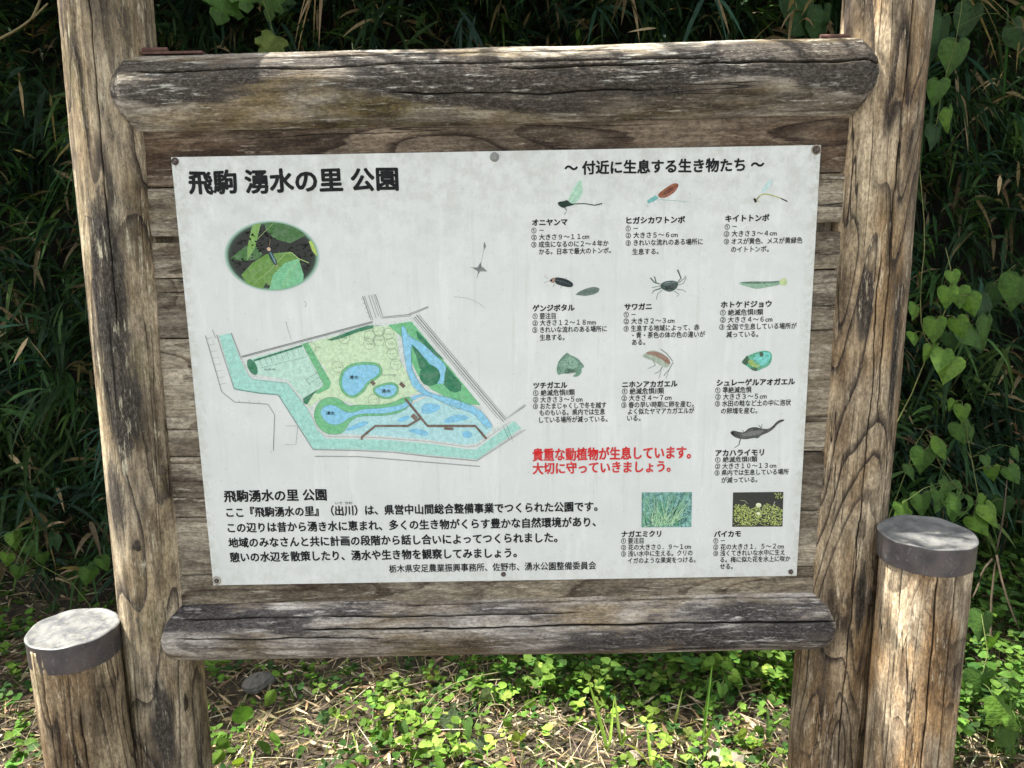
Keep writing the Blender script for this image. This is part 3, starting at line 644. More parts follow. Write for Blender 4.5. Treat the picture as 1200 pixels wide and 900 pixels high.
for P_, dd in ((pond1, 5), (pond2, 4), (ring3, 0)): road += strip(grow(P_, dd), .3, closed=True)
for P_ in (pond1, pond2, pond3): road += strip(P_, .22, closed=True)
road += ticks(pond1+[pond1[0]], 9, 5, .35, -1)+ticks([(-368.4,72.0),(-327.3,-3.6)], 9, -7, .35, 1)+strip(stream, .35, closed=True)
for k in range(90):
    p = [(-373.3,72.0),(-170.9,98.0),(-159.8,-30.2),(-356.2,-40.2)]
    a, b = random.random(), random.random()
    q_ = [(1-a)*(1-b)*p[0][i]+a*(1-b)*p[1][i]+a*b*p[2][i]+(1-a)*b*p[3][i] for i in (0, 1)]
    road.append(ell(q_[0], q_[1], .5, .5, n=5))
sheet('map_linework', road, lc, 8)
sheet('map_double_line', strip([(-368.6,-151.3),(-282.8,-153.3),(-148.6,-167.1),(-43.6,-177.7)], 2.2), (150, 156, 152), 1)
# compass, stray scratches
cmp_ = strip([(-25.4,244.4),(-32.7,211.4),(-35.2,206.7)], .5)+[[(-23.5,258.5),(-21.3,249.1),(-25.4,242.8),(-25.8,252.3)]]+strip([(-51.9,211.7),(-20.0,203.2)], .6)+strip([(-40.4,190.9),(-32.5,216.1)], .9)+[[(-32.4,220.9),(-29.5,208.2),(-37.8,197.2),(-38.3,209.9)], [(-48.7,210.9),(-27.8,211.3),(-20.0,203.2),(-37.7,203.5)]]
sheet('compass_rose', cmp_, (120, 124, 122), 1)
scr = strip(smooth([(-84.2,157.2),(-61.6,154.4),(-42.4,147.6),(-26.5,135.2)], False), .45)+strip(smooth([(-406.1,116.0),(-402.6,97.2),(-397.5,77.4)], False), .8, .3)+strip(smooth([(-367.7,153.4),(-363.9,148.5),(-367.6,142.1)], False), .7)
for k in range(70):
    x, y = random.uniform(-580, 580), random.uniform(-400, 405); a = random.uniform(0, 3.1); l = random.uniform(.5, 3)
    scr += strip([(x, y), (x+l*math.cos(a), y+l*math.sin(a))], random.uniform(.4, .9), .2)
sheet('scratches', scr, (95, 98, 90), 0)
scr = []
for k in range(26):
    x, y = random.uniform(-570, 590), random.uniform(-400, 400); a = random.gauss(1.1, .5); l = random.uniform(8, 38)
    scr += strip(smooth([(x, y), (x+l*.5*math.cos(a)+random.gauss(0, 1.5), y+l*.5*math.sin(a)), (x+l*math.cos(a), y+l*math.sin(a))], False), .35, .9)
sheet('scratches', scr, (226, 232, 229), 0)
# ---- creatures (flat print)
def inpoly(x, y, P):
    c = False
    for i in range(len(P)):
        a, b = P[i-1], P[i]
        if (a[1] > y) != (b[1] > y) and x < (b[0]-a[0])*(y-a[1])/(b[1]-a[1])+a[0]: c = not c
    return c
def mottle(name, P, n, cols, r0, r1, layer=6, rot=0., asp=.6):
    xs = [p[0] for p in P]; ys = [p[1] for p in P]; rr = random.Random(n+len(P))
    for k, cl in enumerate(cols):
        out = []
        for _ in range(n*6):
            if len(out) >= n: break
            x, y = rr.uniform(min(xs), max(xs)), rr.uniform(min(ys), max(ys)); r = rr.uniform(r0, r1)
            if all(inpoly(x+r*1.3*u, y+r*1.3*v, P) for u, v in ((1, 0), (-1, 0), (0, 1), (0, -1))): out.append(ell(x, y, r, r*asp*rr.uniform(.6, 1.4), rot+rr.uniform(-.6, .6), 7))
        if out: sheet(name, out, cl, layer+k)
def pr(name, items):
    for i, (rgb, polys) in enumerate(items): sheet(name, polys, rgb, 1+i)
pr('dragonfly_print', [((176, 214, 190), [smooth([(129.9,325.5),(141.0,349.8),(153.6,367.9),(159.9,364.7),(155.2,340.4),(136.2,322.3)]), smooth([(136.2,322.3),(148.9,343.6),(161.5,358.6),(158.3,337.3),(142.5,322.2)])]),
    ((130, 165, 140), strip([(133.0,327.0),(156.7,364.8)], .6)+strip([(137.8,325.4),(159.9,349.5)], .5)),
    ((38, 58, 50), [smooth([(112.5,325.8),(117.3,328.8),(123.6,328.7),(131.5,331.6),(136.2,325.4),(145.7,323.7),(139.3,320.8),(129.8,319.4),(125.1,316.4),(117.2,319.6)])]+strip([(142.5,323.8),(163.0,324.2),(182.0,320.7),(195.4,323.6)], 1.5, 1.9)+strip([(126.7,319.4),(129.8,311.7),(125.0,304.0)], .6)+strip([(123.5,321.0),(128.2,313.3)], .8))])
pr('dragonfly_print', [((150, 92, 66), [smooth([(296.9,337.8),(310.9,348.3),(326.4,357.9),(335.9,357.0),(336.0,350.9),(328.4,340.3),(312.8,331.4),(301.8,331.6)])]),
    ((112, 62, 46), [smooth([(306.4,339.2),(321.9,351.1),(331.3,352.5),(325.2,343.5),(312.7,336.0)])]),
    ((110, 176, 172), [[(278.2,325.9),(282.9,330.4),(293.8,336.4),(300.2,331.7),(290.9,325.7),(281.4,322.8)]]+strip([(300.3,328.6),(328.7,326.5),(354.8,323.8)], .7, .5)+strip([(289.3,325.7),(295.8,316.4)], .4)+strip([(297.1,328.7),(305.1,320.8)], .4)+strip([(281.4,322.8),(278.4,315.2)], .4))])
pr('damselfly_print', [((186, 214, 210), [smooth([(488.8,340.5),(494.7,351.1),(505.1,363.0),(509.9,359.9),(501.2,344.8),(492.2,335.8)])]),
    ((172, 176, 84), strip(smooth([(480.0,325.3),(489.1,334.4),(498.5,335.7),(514.4,330.9),(528.9,326.0)], False), 2., 1.5)+strip([(480.0,325.3),(486.6,320.6)], .8)),
    ((40, 42, 40), [[(474.5,327.0),(478.3,328.4),(481.8,322.2),(478.7,319.2)]]+strip([(525.7,326.8),(537.8,321.2)], 1.5, 2.2)+strip([(480.1,323.8),(486.1,332.1)], .9))])
pr('firefly_print', [((44, 52, 54), [smooth([(106.8,189.8),(114.8,189.7),(129.2,186.2),(140.5,179.6),(142.1,173.2),(135.6,170.1),(119.5,173.6),(106.7,178.6)])]+strip([(95.5,186.8),(87.5,191.8),(90.7,194.9)], .4)+strip([(97.1,183.6),(85.7,179.8)], .4)+strip([(106.7,177.0),(103.4,172.3)], .6)+strip([(119.5,173.6),(117.9,168.8)], .6)+strip([(129.2,186.2),(127.7,189.4)], .6)),
    ((150, 124, 108), [smooth([(98.7,186.8),(105.1,189.8),(108.4,188.2),(106.7,178.6),(100.2,180.4),(97.1,183.6)])]), ((84, 100, 104), strip([(108.3,185.0),(126.0,179.9),(137.3,174.9)], 1.)),
    ((34, 34, 34), [ell(*[(100.0,184.2)][0], 1.8, 2)])])
lv = [(145.3,156.3),(153.3,162.6),(166.3,168.0),(180.8,170.9),(191.2,168.3),(190.5,161.9),(180.8,156.5),(164.6,153.6),(153.3,155.4)]
pr('larva_print', [((104, 122, 112), [smooth(lv)]+ticks(lv+[lv[0]], 2.2, -1.6, .8, 1)), ((78, 94, 86), ticks([(150.1,158.6),(188.8,165.2)], 3.4, 3, .8, 1)+ticks([(150.1,158.6),(188.8,165.2)], 3.4, -3, .8, 1))])
crab = []
for s in ("786,336 779,335 774,331 770,332", "790,331 795,327 799,325 801,327", "764,334 768,331 762,331 759,324", "764,334 769,337 768,327 765,323"): pass
pr('crab_print', [((66, 84, 80), strip([(306.3,173.5),(295.0,176.9),(286.8,185.8)], 1.6, 2.4)+strip([(298.3,175.2),(294.8,188.0)], 2.)+strip([(338.5,176.1),(344.7,183.9),(337.9,200.0)], 1.6, 2.8)+strip([(340.1,174.4),(351.1,183.8),(354.2,188.5)], 1.)+strip([(340.2,171.3),(349.8,174.3),(354.3,185.4)], .9)
      +strip([(337.1,163.3),(350.1,161.5),(355.0,157.4)], .9)+strip([(332.4,160.2),(342.2,153.6),(337.5,149.7)], .9)+strip([(308.1,167.0),(295.3,162.5),(290.5,156.1)], .9)+strip([(309.8,162.2),(301.8,155.9),(298.8,144.7)], .9)+strip([(306.4,170.3),(290.3,167.3)], .9)+strip([(308.1,165.4),(292.1,160.9)], .9)
      +[smooth([(306.3,173.5),(314.3,178.9),(328.7,180.2),(338.4,177.7),(340.2,171.3),(335.5,163.3),(324.4,157.9),(313.0,162.1),(306.5,167.1)])]), ((150, 168, 160), strip(smooth([(314.4,174.9),(320.7,177.2),(325.6,174.7),(332.0,177.8),(336.9,176.1)], False), .7)), ((48, 58, 56), [smooth([(312.8,170.1),(332.1,173.0),(333.9,166.6),(324.3,161.9),(314.5,165.3)])])])
pr('fish_print', [((140, 176, 150), [smooth([(452.7,174.0),(465.5,175.4),(492.9,174.9),(517.0,174.5),(531.4,176.6),(533.3,169.4),(522.2,166.4),(503.0,163.5),(488.7,160.6),(470.7,165.7),(457.7,169.9)])]), ((92, 124, 104), [smooth([(454.3,174.0),(476.8,175.8),(509.0,174.6),(531.4,175.8),(531.6,172.6),(502.7,170.7),(470.5,171.1)])]),
    ((188, 206, 148), [smooth([(529.7,177.4),(542.3,182.0),(546.0,172.3),(541.5,166.0),(531.7,168.6)])])])
pr('frog_print', [((112, 150, 128), [smooth([(110.4,23.7),(115.4,33.5),(127.0,44.9),(130.3,46.5),(135.2,41.5),(148.3,36.3),(159.7,22.8),(163.0,17.7),(156.4,14.5),(158.1,6.1),(148.2,-2.0),(138.3,-0.2),(146.6,4.7),(144.9,8.0),(130.1,5.0),(118.6,5.2),(111.9,1.9),(108.7,12.0)])]),
    ((140, 176, 154), [smooth([(122.0,25.1),(128.6,38.3),(140.1,38.1),(151.5,24.6),(148.2,14.7),(135.1,13.2),(123.6,16.8)])]), ((74, 104, 88), [smooth([(123.5,8.4),(135.1,16.6),(146.6,11.4),(141.6,6.4),(128.4,5.0)])]+strip([(113.8,28.6),(128.6,44.1)], 1.6)+strip([(148.3,34.6),(161.4,19.4)], 1.6)+strip([(115.3,18.6),(116.9,8.5)], 1.2)+strip([(136.8,33.2),(141.7,24.8)], 1.)+strip([(128.6,30.0),(133.4,21.6)], 1.))])
pr('frog_print', [((168, 180, 162), [smooth([(273.7,37.4),(280.9,43.8),(292.3,48.6),(305.5,45.1),(320.4,36.5),(328.8,24.8),(324.1,13.2),(312.6,15.1),(299.3,25.3),(286.1,30.5),(276.2,34.0)])]), ((146, 116, 98), [smooth([(280.9,44.7),(295.6,46.1),(310.5,41.7),(325.4,31.5),(328.9,19.8),(324.0,19.9),(309.0,31.7),(292.5,38.7),(282.6,40.5)])]),
    ((108, 124, 112), strip([(308.7,50.0),(320.3,41.5),(332.1,26.4)], 1.5)+strip([(333.8,24.7),(325.9,9.8),(316.2,-1.7)], 1.3)+strip([(325.9,8.2),(319.6,-8.5)], .7)+strip([(294.3,30.4),(299.4,18.6),(284.7,12.2)], 1.6, .8)+strip([(312.6,15.1),(307.8,6.8),(298.0,2.0)], 1.8, .8)+strip([(311.1,6.8),(306.4,-6.5)], .8)+strip([(279.4,37.3),(289.3,32.1)], .9))])
pr('frog_print', [((96, 172, 138), [smooth([(463.5,20.7),(471.3,30.5),(479.3,35.3),(495.4,41.7),(511.6,43.9),(521.6,39.5),(523.9,26.3),(517.9,13.1),(505.0,8.3),(497.0,3.4),(485.4,5.3),(473.5,15.5)])]), ((122, 206, 196), [smooth([(482.9,27.0),(498.7,40.0),(515.0,41.3),(521.9,34.6),(516.0,19.8),(503.2,11.7),(496.2,21.8)])]),
    ((60, 92, 66), [smooth([(464.2,22.3),(471.3,28.9),(474.4,35.4),(477.8,30.4),(481.5,22.0),(476.8,15.5),(470.2,17.2)]), smooth([(497.1,40.0),(505.2,41.5),(507.2,33.2),(500.8,30.0)]), smooth([(481.9,12.0),(496.7,10.1),(497.0,3.4),(485.4,5.3)])]), ((150, 178, 96), [smooth([(474.9,22.1),(484.5,28.6),(489.8,18.6),(503.1,15.0),(496.7,10.1),(483.4,13.7)])])])
pr('newt_print', [((78, 80, 78), [smooth([(447.1,-117.7),(453.6,-112.7),(463.8,-116.3),(475.5,-118.2),(483.5,-109.8),(495.1,-106.6),(508.6,-110.2),(522.0,-112.2),(531.7,-105.5),(539.5,-95.3),(551.0,-92.1),(553.7,-95.6),(541.4,-100.5),(532.0,-112.4),(522.3,-119.1),(509.2,-124.0),(502.8,-130.8),(496.0,-128.9),(479.4,-132.1),(466.0,-130.1),(455.8,-126.5)])]+strip([(469.2,-128.5),(466.4,-142.3),(458.3,-148.2)], 2.2, 1.)+strip([(508.6,-110.2),(503.3,-103.3)], 1.2)+strip([(508.6,-110.2),(509.9,-101.7)], 1.)+strip([(475.5,-118.2),(472.0,-113.0)], 1.)),
    ((112, 114, 110), [smooth([(465.6,-121.5),(482.1,-116.6),(498.7,-113.5),(515.5,-115.5),(502.4,-122.2),(482.6,-127.0)])]), ((44, 44, 44), [smooth([(448.0,-117.8),(453.7,-114.4),(458.9,-121.4),(455.7,-124.8)])]+strip([(530.2,-108.9),(539.6,-97.1),(552.8,-93.9)], 1.)+strip([(475.6,-119.1),(483.6,-110.6),(495.1,-107.9)], 1.))])
mottle('frog_print', smooth([(110.4,23.7),(115.4,33.5),(127.0,44.9),(130.3,46.5),(135.2,41.5),(148.3,36.3),(159.7,22.8),(163.0,17.7),(156.4,14.5),(148.2,4.6),(135.0,4.9),(118.6,5.2),(108.7,12.0)]), 42, ((78, 112, 92), (166, 200, 178), (96, 134, 112)), .5, 1.3)
mottle('frog_print', smooth([(273.7,37.4),(280.9,43.8),(292.3,48.6),(305.5,45.1),(320.4,36.5),(328.8,24.8),(324.1,13.2),(312.6,15.1),(299.3,25.3),(286.1,30.5),(276.2,34.0)]), 22, ((116, 88, 74), (196, 204, 188)), .4, 1.0, rot=-.5, asp=.4)
mottle('frog_print', smooth([(463.5,20.7),(471.3,30.5),(479.3,35.3),(495.4,41.7),(511.6,43.9),(521.6,39.5),(523.9,26.3),(517.9,13.1),(505.0,8.3),(497.0,3.4),(485.4,5.3),(473.5,15.5)]), 20, ((78, 140, 112), (146, 216, 200), (70, 120, 84)), .5, 1.4)
mottle('newt_print', smooth([(450.5,-117.8),(457.0,-114.5),(475.6,-119.1),(483.6,-111.5),(495.1,-108.3),(508.6,-111.1),(522.0,-112.2),(527.0,-112.3),(520.6,-118.2),(507.5,-123.1),(496.0,-128.1),(479.3,-130.4),(462.5,-126.6)]), 46, ((58, 58, 56), (132, 132, 126), (92, 92, 88)), .3, .9)
mottle('crab_print', smooth([(306.3,173.5),(314.3,178.9),(328.7,180.2),(338.4,177.7),(340.2,171.3),(335.5,163.3),(324.4,157.9),(313.0,162.1),(306.5,167.1)]), 20, ((44, 58, 56), (112, 132, 126)), .4, 1.)
mottle('fish_print', smooth([(452.7,174.0),(465.5,175.4),(492.9,174.9),(517.0,174.5),(531.4,176.6),(533.3,169.4),(522.2,166.4),(503.0,163.5),(488.7,160.6),(470.7,165.7),(457.7,169.9)]), 30, ((112, 146, 126), (170, 198, 170)), .4, 1.1, rot=0, asp=.35)
mottle('firefly_print', smooth([(106.8,189.8),(114.8,189.7),(129.2,186.2),(140.5,179.6),(142.1,173.2),(135.6,170.1),(119.5,173.6),(106.7,178.6)]), 14, ((30, 36, 38), (96, 112, 116)), .4, 1.2, rot=-.4, asp=.3)
mottle('dragonfly_print', smooth([(296.9,337.8),(310.9,348.3),(326.4,357.9),(335.9,357.0),(336.0,350.9),(328.4,340.3),(312.8,331.4),(301.8,331.6)]), 34, ((122, 70, 50), (176, 118, 88), (96, 54, 42)), .4, 1.3, rot=.7, asp=.35)
mottle('dragonfly_print', smooth([(129.9,325.5),(141.0,349.8),(153.6,367.9),(159.9,364.7),(155.2,340.4),(142.5,322.2)]), 22, ((150, 190, 164), (196, 222, 206)), .4, 1.2, rot=1.1, asp=.35)
sheet('dragonfly_print', strip([(148.8,324.0),(149.4,322.1)], .8)+strip([(156.7,324.4),(157.0,322.6)], .8)+strip([(164.6,324.3),(164.9,322.1)], .8)+strip([(172.5,322.9),(172.8,320.8)], .8)+strip([(180.4,321.9),(180.7,319.7)], .8), (150, 156, 96), 9)
# ---- printed photographs
t = NT('photo_reeds'); o = t.obj(); n = t.noise(o, 150, 5, .72, 1.); n_ = t.noise(o, 50, 2)
c = t.mix(t.step(n, .35, .65), (.02, .10, .10), (.30, .60, .55)); c = t.mix(t.step(n_, .4, .6, 0, .5), c, (.16, .36, .22)); t.put(t.b.inputs[0], c); t.b.inputs['Roughness'].default_value = .5
sheet('photo_print', [[(276.7,-237.1),(376.8,-238.2),(377.4,-311.7),(277.1,-310.6)]], None, 0, t.m)
R1 = [(277.6,-238.0),(376.0,-238.9),(376.7,-310.9),(277.8,-309.7)]
def clampq(p):
    return (min(max(p[0], R1[3][0]+.3), R1[1][0]-.6), min(max(p[1], R1[3][1]+.3), R1[0][1]-.3))
bl = []; bl2 = []
bl3 = []
for k in range(120):
    a = [(301.8,-311.1)][0] if k % 2 else [(329.2,-311.5)][0]
    a = (a[0]+random.gauss(0, 12), a[1]+random.uniform(0, 15)); g_ = random.gauss(1.25, .5); l = random.uniform(20, 75)
    b = (a[0]+l*math.cos(g_), a[1]+l*math.sin(g_))
    ((bl, bl2, bl3)[k % 3]).extend(strip([clampq(a), clampq(((a[0]+b[0])/2, (a[1]+b[1])/2)), clampq(b)], random.uniform(.6, 2.2), .4))
sheet('photo_print', bl3, (34, 84, 78), 0.5)
sheet('photo_print', bl, (96, 168, 118), 1); sheet('photo_print', bl2, (176, 214, 170), 2)
t = NT('photo_pond'); o = t.obj(); n = t.noise(o, 200, 3, .7)
t.put(t.b.inputs[0], t.mix(n, (.008, .010, .010), (.05, .05, .04))); t.b.inputs['Roughness'].default_value = .5
sheet('photo_print', [[(458.3,-240.3),(558.4,-241.0),(560.2,-313.8),(459.3,-312.7)]], None, 0, t.m)
R2 = [(459.2,-241.2),(557.6,-242.1),(559.3,-312.9),(460.3,-311.9)]; dots = [[], [], []]
for k in range(1500):
    x = random.uniform(R2[3][0]+1, R2[2][0]-1); y = random.uniform(R2[3][1]+1, R2[0][1]-2)
    fy_ = (y-R2[3][1])/(R2[0][1]-R2[3][1]); fx_ = (x-R2[3][0])/(R2[2][0]-R2[3][0])
    top = .60+.06*math.sin(fx_*11)+.03*math.sin(fx_*31)
    if (fy_ < top and random.random() < .97-(.7 if fy_ < .12 and (fx_ < .15 or .5 < fx_ < .75) else 0)) or (fx_ > .82 and fy_ > .8 and random.random() < .6):
        dots[k % 3].append(ell(x, y, random.uniform(.8, 1.6), random.uniform(.7, 1.4), random.random(), 6))
for d_, c_, ly in zip(dots, ((168, 186, 96), (128, 150, 72), (192, 204, 120)), (1, 2, 3)): sheet('photo_print', d_, c_, ly)
sheet('photo_print', [smooth([(503.5,-266.1),(508.4,-262.6),(515.3,-264.5),(515.6,-271.7),(507.2,-273.3)]), smooth([(505.9,-284.0),(510.9,-280.5),(516.3,-286.0),(509.6,-289.5)])]+strip([(472.5,-256.6),(482.8,-258.6),(488.1,-264.0)], .5), (224, 228, 186), 4)
# oval firefly photograph
OC = [(-423.1,238.5)][0]; ORX, ORY = 86., 63.
t = NT('photo_oval_edge'); a = t.attr('tint').outputs['Color']; t.put(t.b.inputs[0], a); t.b.inputs['Roughness'].default_value = .5
V = [(OC[0]/1000, -.0003, OC[1]/1000)]; cols = [(.015, .018, .014)]; F = []; NR = 48
for k, (q_, cc) in enumerate(((.86, (.015, .018, .014)), (.94, (.025, .05, .03)), (1.0, (.26, .44, .33)), (1.055, (.66, .70, .68)))):
    for i in range(NR):
        a_ = 2*PI*i/NR; V.append(((OC[0]+ORX*q_*math.cos(a_))/1000, -.0003, (OC[1]+ORY*q_*math.sin(a_))/1000)); cols.append(cc)
for i in range(NR): F.append((0, 1+i, 1+(i+1) % NR))
for k in range(3):
    for i in range(NR): a_ = 1+k*NR; F.append((a_+i, a_+NR+i, a_+NR+(i+1) % NR, a_+(i+1) % NR))
me = mesh('photo_oval', V, F); ca = me.color_attributes.new('tint', 'FLOAT_COLOR', 'POINT')
ca.data.foreach_set('color', np.array([c+(1,) for c in cols], np.float32).ravel()); link('photo_print', me, t.m, panel)
def inoval(P, q_=.985):
    out = []
    for x, y in P:
        dx, dy = (x-OC[0])/ORX, (y-OC[1])/ORY; r = math.hypot(dx, dy)
        if r > q_: dx, dy = dx/r*q_, dy/r*q_
        out.append((OC[0]+dx*ORX, OC[1]+dy*ORY))
    return out
def dense(P, n=6):
    out = []
    for i in range(len(P)):
        a, b = P[i], P[(i+1) % len(P)]
        out += [(a[0]+(b[0]-a[0])*k/n, a[1]+(b[1]-a[1])*k/n) for k in range(n)]
    return out
ov = lambda P: inoval(dense(P))
sheet('photo_print', [ov([(-432.3,298.6),(-407.8,307.5),(-368.8,297.5),(-357.6,275.5),(-387.3,261.9),(-415.4,270.3),(-430.1,286.1)]), ov([(-501.5,235.7),(-470.6,258.7),(-451.5,258.4),(-440.0,242.4),(-450.3,233.2),(-477.8,230.5)])], (70, 112, 62), 2)
sheet('photo_print', [ov([(-454.5,299.0),(-438.5,300.3),(-453.3,255.3),(-469.7,231.9),(-467.7,255.5)])], (122, 164, 84), 3)
sheet('photo_print', [ov([(-483.2,205.2),(-460.5,227.0),(-433.6,242.3),(-388.4,246.2),(-373.3,233.3),(-403.2,219.6),(-428.7,181.9),(-437.7,190.0),(-448.8,172.6),(-473.6,185.9)])], (104, 146, 70), 4)
sheet('photo_print', [ov([(-434.2,172.3),(-423.7,204.1),(-399.5,225.9),(-373.3,233.3),(-365.8,203.1),(-369.2,177.6),(-402.4,165.3)])], (120, 188, 142), 5)
sheet('photo_print', [ov([(-351.9,264.4),(-342.1,268.9),(-333.9,246.8),(-339.4,237.5),(-346.7,247.1)])], (170, 196, 96), 5)
sheet('photo_print', strip([(-456.9,192.0),(-431.2,210.6),(-398.4,241.7)], .8)+strip([(-406.3,178.3),(-391.1,209.9),(-370.2,231.7)], .8)+strip([(-416.4,298.3),(-450.7,267.8)], .7)+strip([(-398.2,243.3),(-385.3,244.6),(-373.3,233.3),(-354.6,225.1)], 1.4), (168, 196, 126), 6)
for P_, cs_, n_ in (([(-483.2,205.2),(-460.5,227.0),(-433.6,242.3),(-388.4,246.2),(-373.3,233.3),(-403.2,219.6),(-428.7,181.9),(-448.0,182.2),(-473.6,185.9)], ((96, 136, 64), (114, 156, 80)), 60), ([(-433.7,178.7),(-423.7,204.1),(-399.5,225.9),(-373.3,233.3),(-365.8,203.1),(-372.0,184.0),(-401.7,175.0)], ((110, 178, 133), (130, 197, 151)), 46), ([(-432.5,295.5),(-408.0,304.4),(-372.2,294.4),(-360.8,275.5),(-387.0,265.1),(-415.3,271.8),(-430.1,286.1)], ((62, 102, 56), (79, 122, 70)), 40)):
    mottle('photo_print', inoval(P_, .95), n_, cs_, .6, 2.4, 5.2, asp=.5)
mottle('photo_print', inoval([(-504.3,240.4),(-473.1,286.9),(-432.3,298.6),(-403.2,262.2),(-345.2,269.0),(-337.8,237.4),(-359.7,198.2),(-381.0,238.2),(-432.8,251.8),(-460.2,230.2),(-479.7,208.3),(-500.1,215.0)], .95), 60, ((26, 30, 22), (38, 45, 33), (20, 22, 18)), 1., 3.5, 1, asp=.6)
for k, (a, b, n_) in enumerate((([(-456.9,192.0)][0], [(-398.4,241.7)][0], 6), ([(-406.3,178.3)][0], [(-370.2,231.7)][0], 6))):
    vv = []
    for i in range(1, n_):
        x, y = a[0]+(b[0]-a[0])*i/n_, a[1]+(b[1]-a[1])*i/n_; dx, dy = (b[0]-a[0])*.22, (b[1]-a[1])*.22
        vv += strip([(x, y), (x+dx*.6-dy*.8, y+dy*.6+dx*.8)], .4, .2)+strip([(x, y), (x+dx*.6+dy*.8, y+dy*.6-dx*.8)], .4, .2)
    sheet('photo_print', [inoval(q_, .95) for q_ in vv], (150, 186, 116), 7)
sheet('photo_print', [smooth([(-430.1,245.4),(-423.5,248.4),(-417.8,238.9),(-412.6,223.0),(-417.6,220.7),(-424.9,229.5)])], (44, 66, 66), 7)
sheet('photo_print', [smooth([(-432.7,253.3),(-426.1,256.3),(-423.3,250.0),(-428.4,247.0)]), ell(*[(-414.8,221.4)][0], 1.6, 1.4)]+strip([(-425.9,257.9),(-423.4,270.4)], .4), (196, 170, 140), 8)
sheet('photo_print', strip([(-425.3,245.3),(-417.2,226.2)], 1.4), (120, 170, 176), 8)
# ---- screws
def dome(r, h, n=20, slot=False):
    V = []; F = []; k = 5
    for i in range(k):
        a = i/(k-1)*PI/2*.92; rr = r*math.cos(a); y = -h*math.sin(a)
        for j in range(n): V.append((rr*math.cos(2*PI*j/n), y, rr*math.sin(2*PI*j/n)))
    V.append((0, -h*.6, 0))                          # dished head
    for i in range(k-1):
        for j in range(n): F.append((i*n+j, i*n+(j+1) % n, (i+1)*n+(j+1) % n, (i+1)*n+j))
    for j in range(n): F.append(((k-1)*n+j, (k-1)*n+(j+1) % n, len(V)-1))
    return V, F
v, f = dome(.0068, .004); sme = mesh('screw', v, f, True)
for i, (x, z) in enumerate([(-587.3,413.1),(586.1,412.1),(-586.2,-409.8),(-1.8,-406.1),(581.4,-410.7)]):
    o = link('screw', sme, M_SCREW, panel, (x/1000, -.0005, z/1000)); o.scale = (1, 1, 1) if i < 2 else (.75, 1, .75)
x, z = [(-1.7,410.0)][0]; v, f = dome(.0085, .003); link('screw', mesh('bolt_cover', v, f, True), M_BOLT, panel, (x/1000, -.0005, z/1000))['label'] = 'pale grey disc fixing'
for x, z in [(586.1,412.1),(-586.2,-409.8)]:
    sheet('rust_halo', strip(ell(x, z, 8, 8), 2.4, closed=True), (150, 140, 120), 0)
for x, z in [(-587.3,413.1),(586.1,412.1),(-586.2,-409.8),(581.4,-410.7)]:      # rust runs under the screws
    for k in range(3):
        dx = random.uniform(-2.5, 2.5); sheet('rust_run', strip([(x+dx, z-4), (x+dx+random.uniform(-.6, .6), z-random.uniform(6, 9)), (x+dx+random.uniform(-1, 1), z-random.uniform(10, 19 if z > 0 else 12))], 1.3, .2), (178, 166, 140), 0)
# rusty straps on top of the beam
def box(x0, x1, y0, y1, z0, z1):
    V = [(x, y, z) for x in (x0, x1) for y in (y0, y1) for z in (z0, z1)]
    return V, [(0, 1, 3, 2), (4, 6, 7, 5), (0, 4, 5, 1), (2, 3, 7, 6), (0, 2, 6, 4), (1, 5, 7, 3)]
def bracket(x0, x1, xs, sgn):
    v, f = join([box(x0, x1, .012, .052, 1.9015, 1.9055), tube([(xs, .020, 1.9100), (xs+sgn*.055, .020, 1.9100)], [.0042, .0042], 10), dome(.006, .004)])
    n0 = len(v)-101
    for i in range(n0, len(v)): p = v[i]; v[i] = ((x0 if sgn > 0 else x1)+sgn*.018+p[0], .03+p[2], 1.9055-p[1])
    v = [(p[0]-BL.x, p[1]-BL.y, p[2]-BL.z) for p in v]
    o = link('bracket', mesh('bracket', v, f), M_RUST, board); o['label'] = 'rusty steel bracket bolted on the beam'
bracket(-.66, -.525, -.645, 1); bracket(.50, .66, .645, -1)
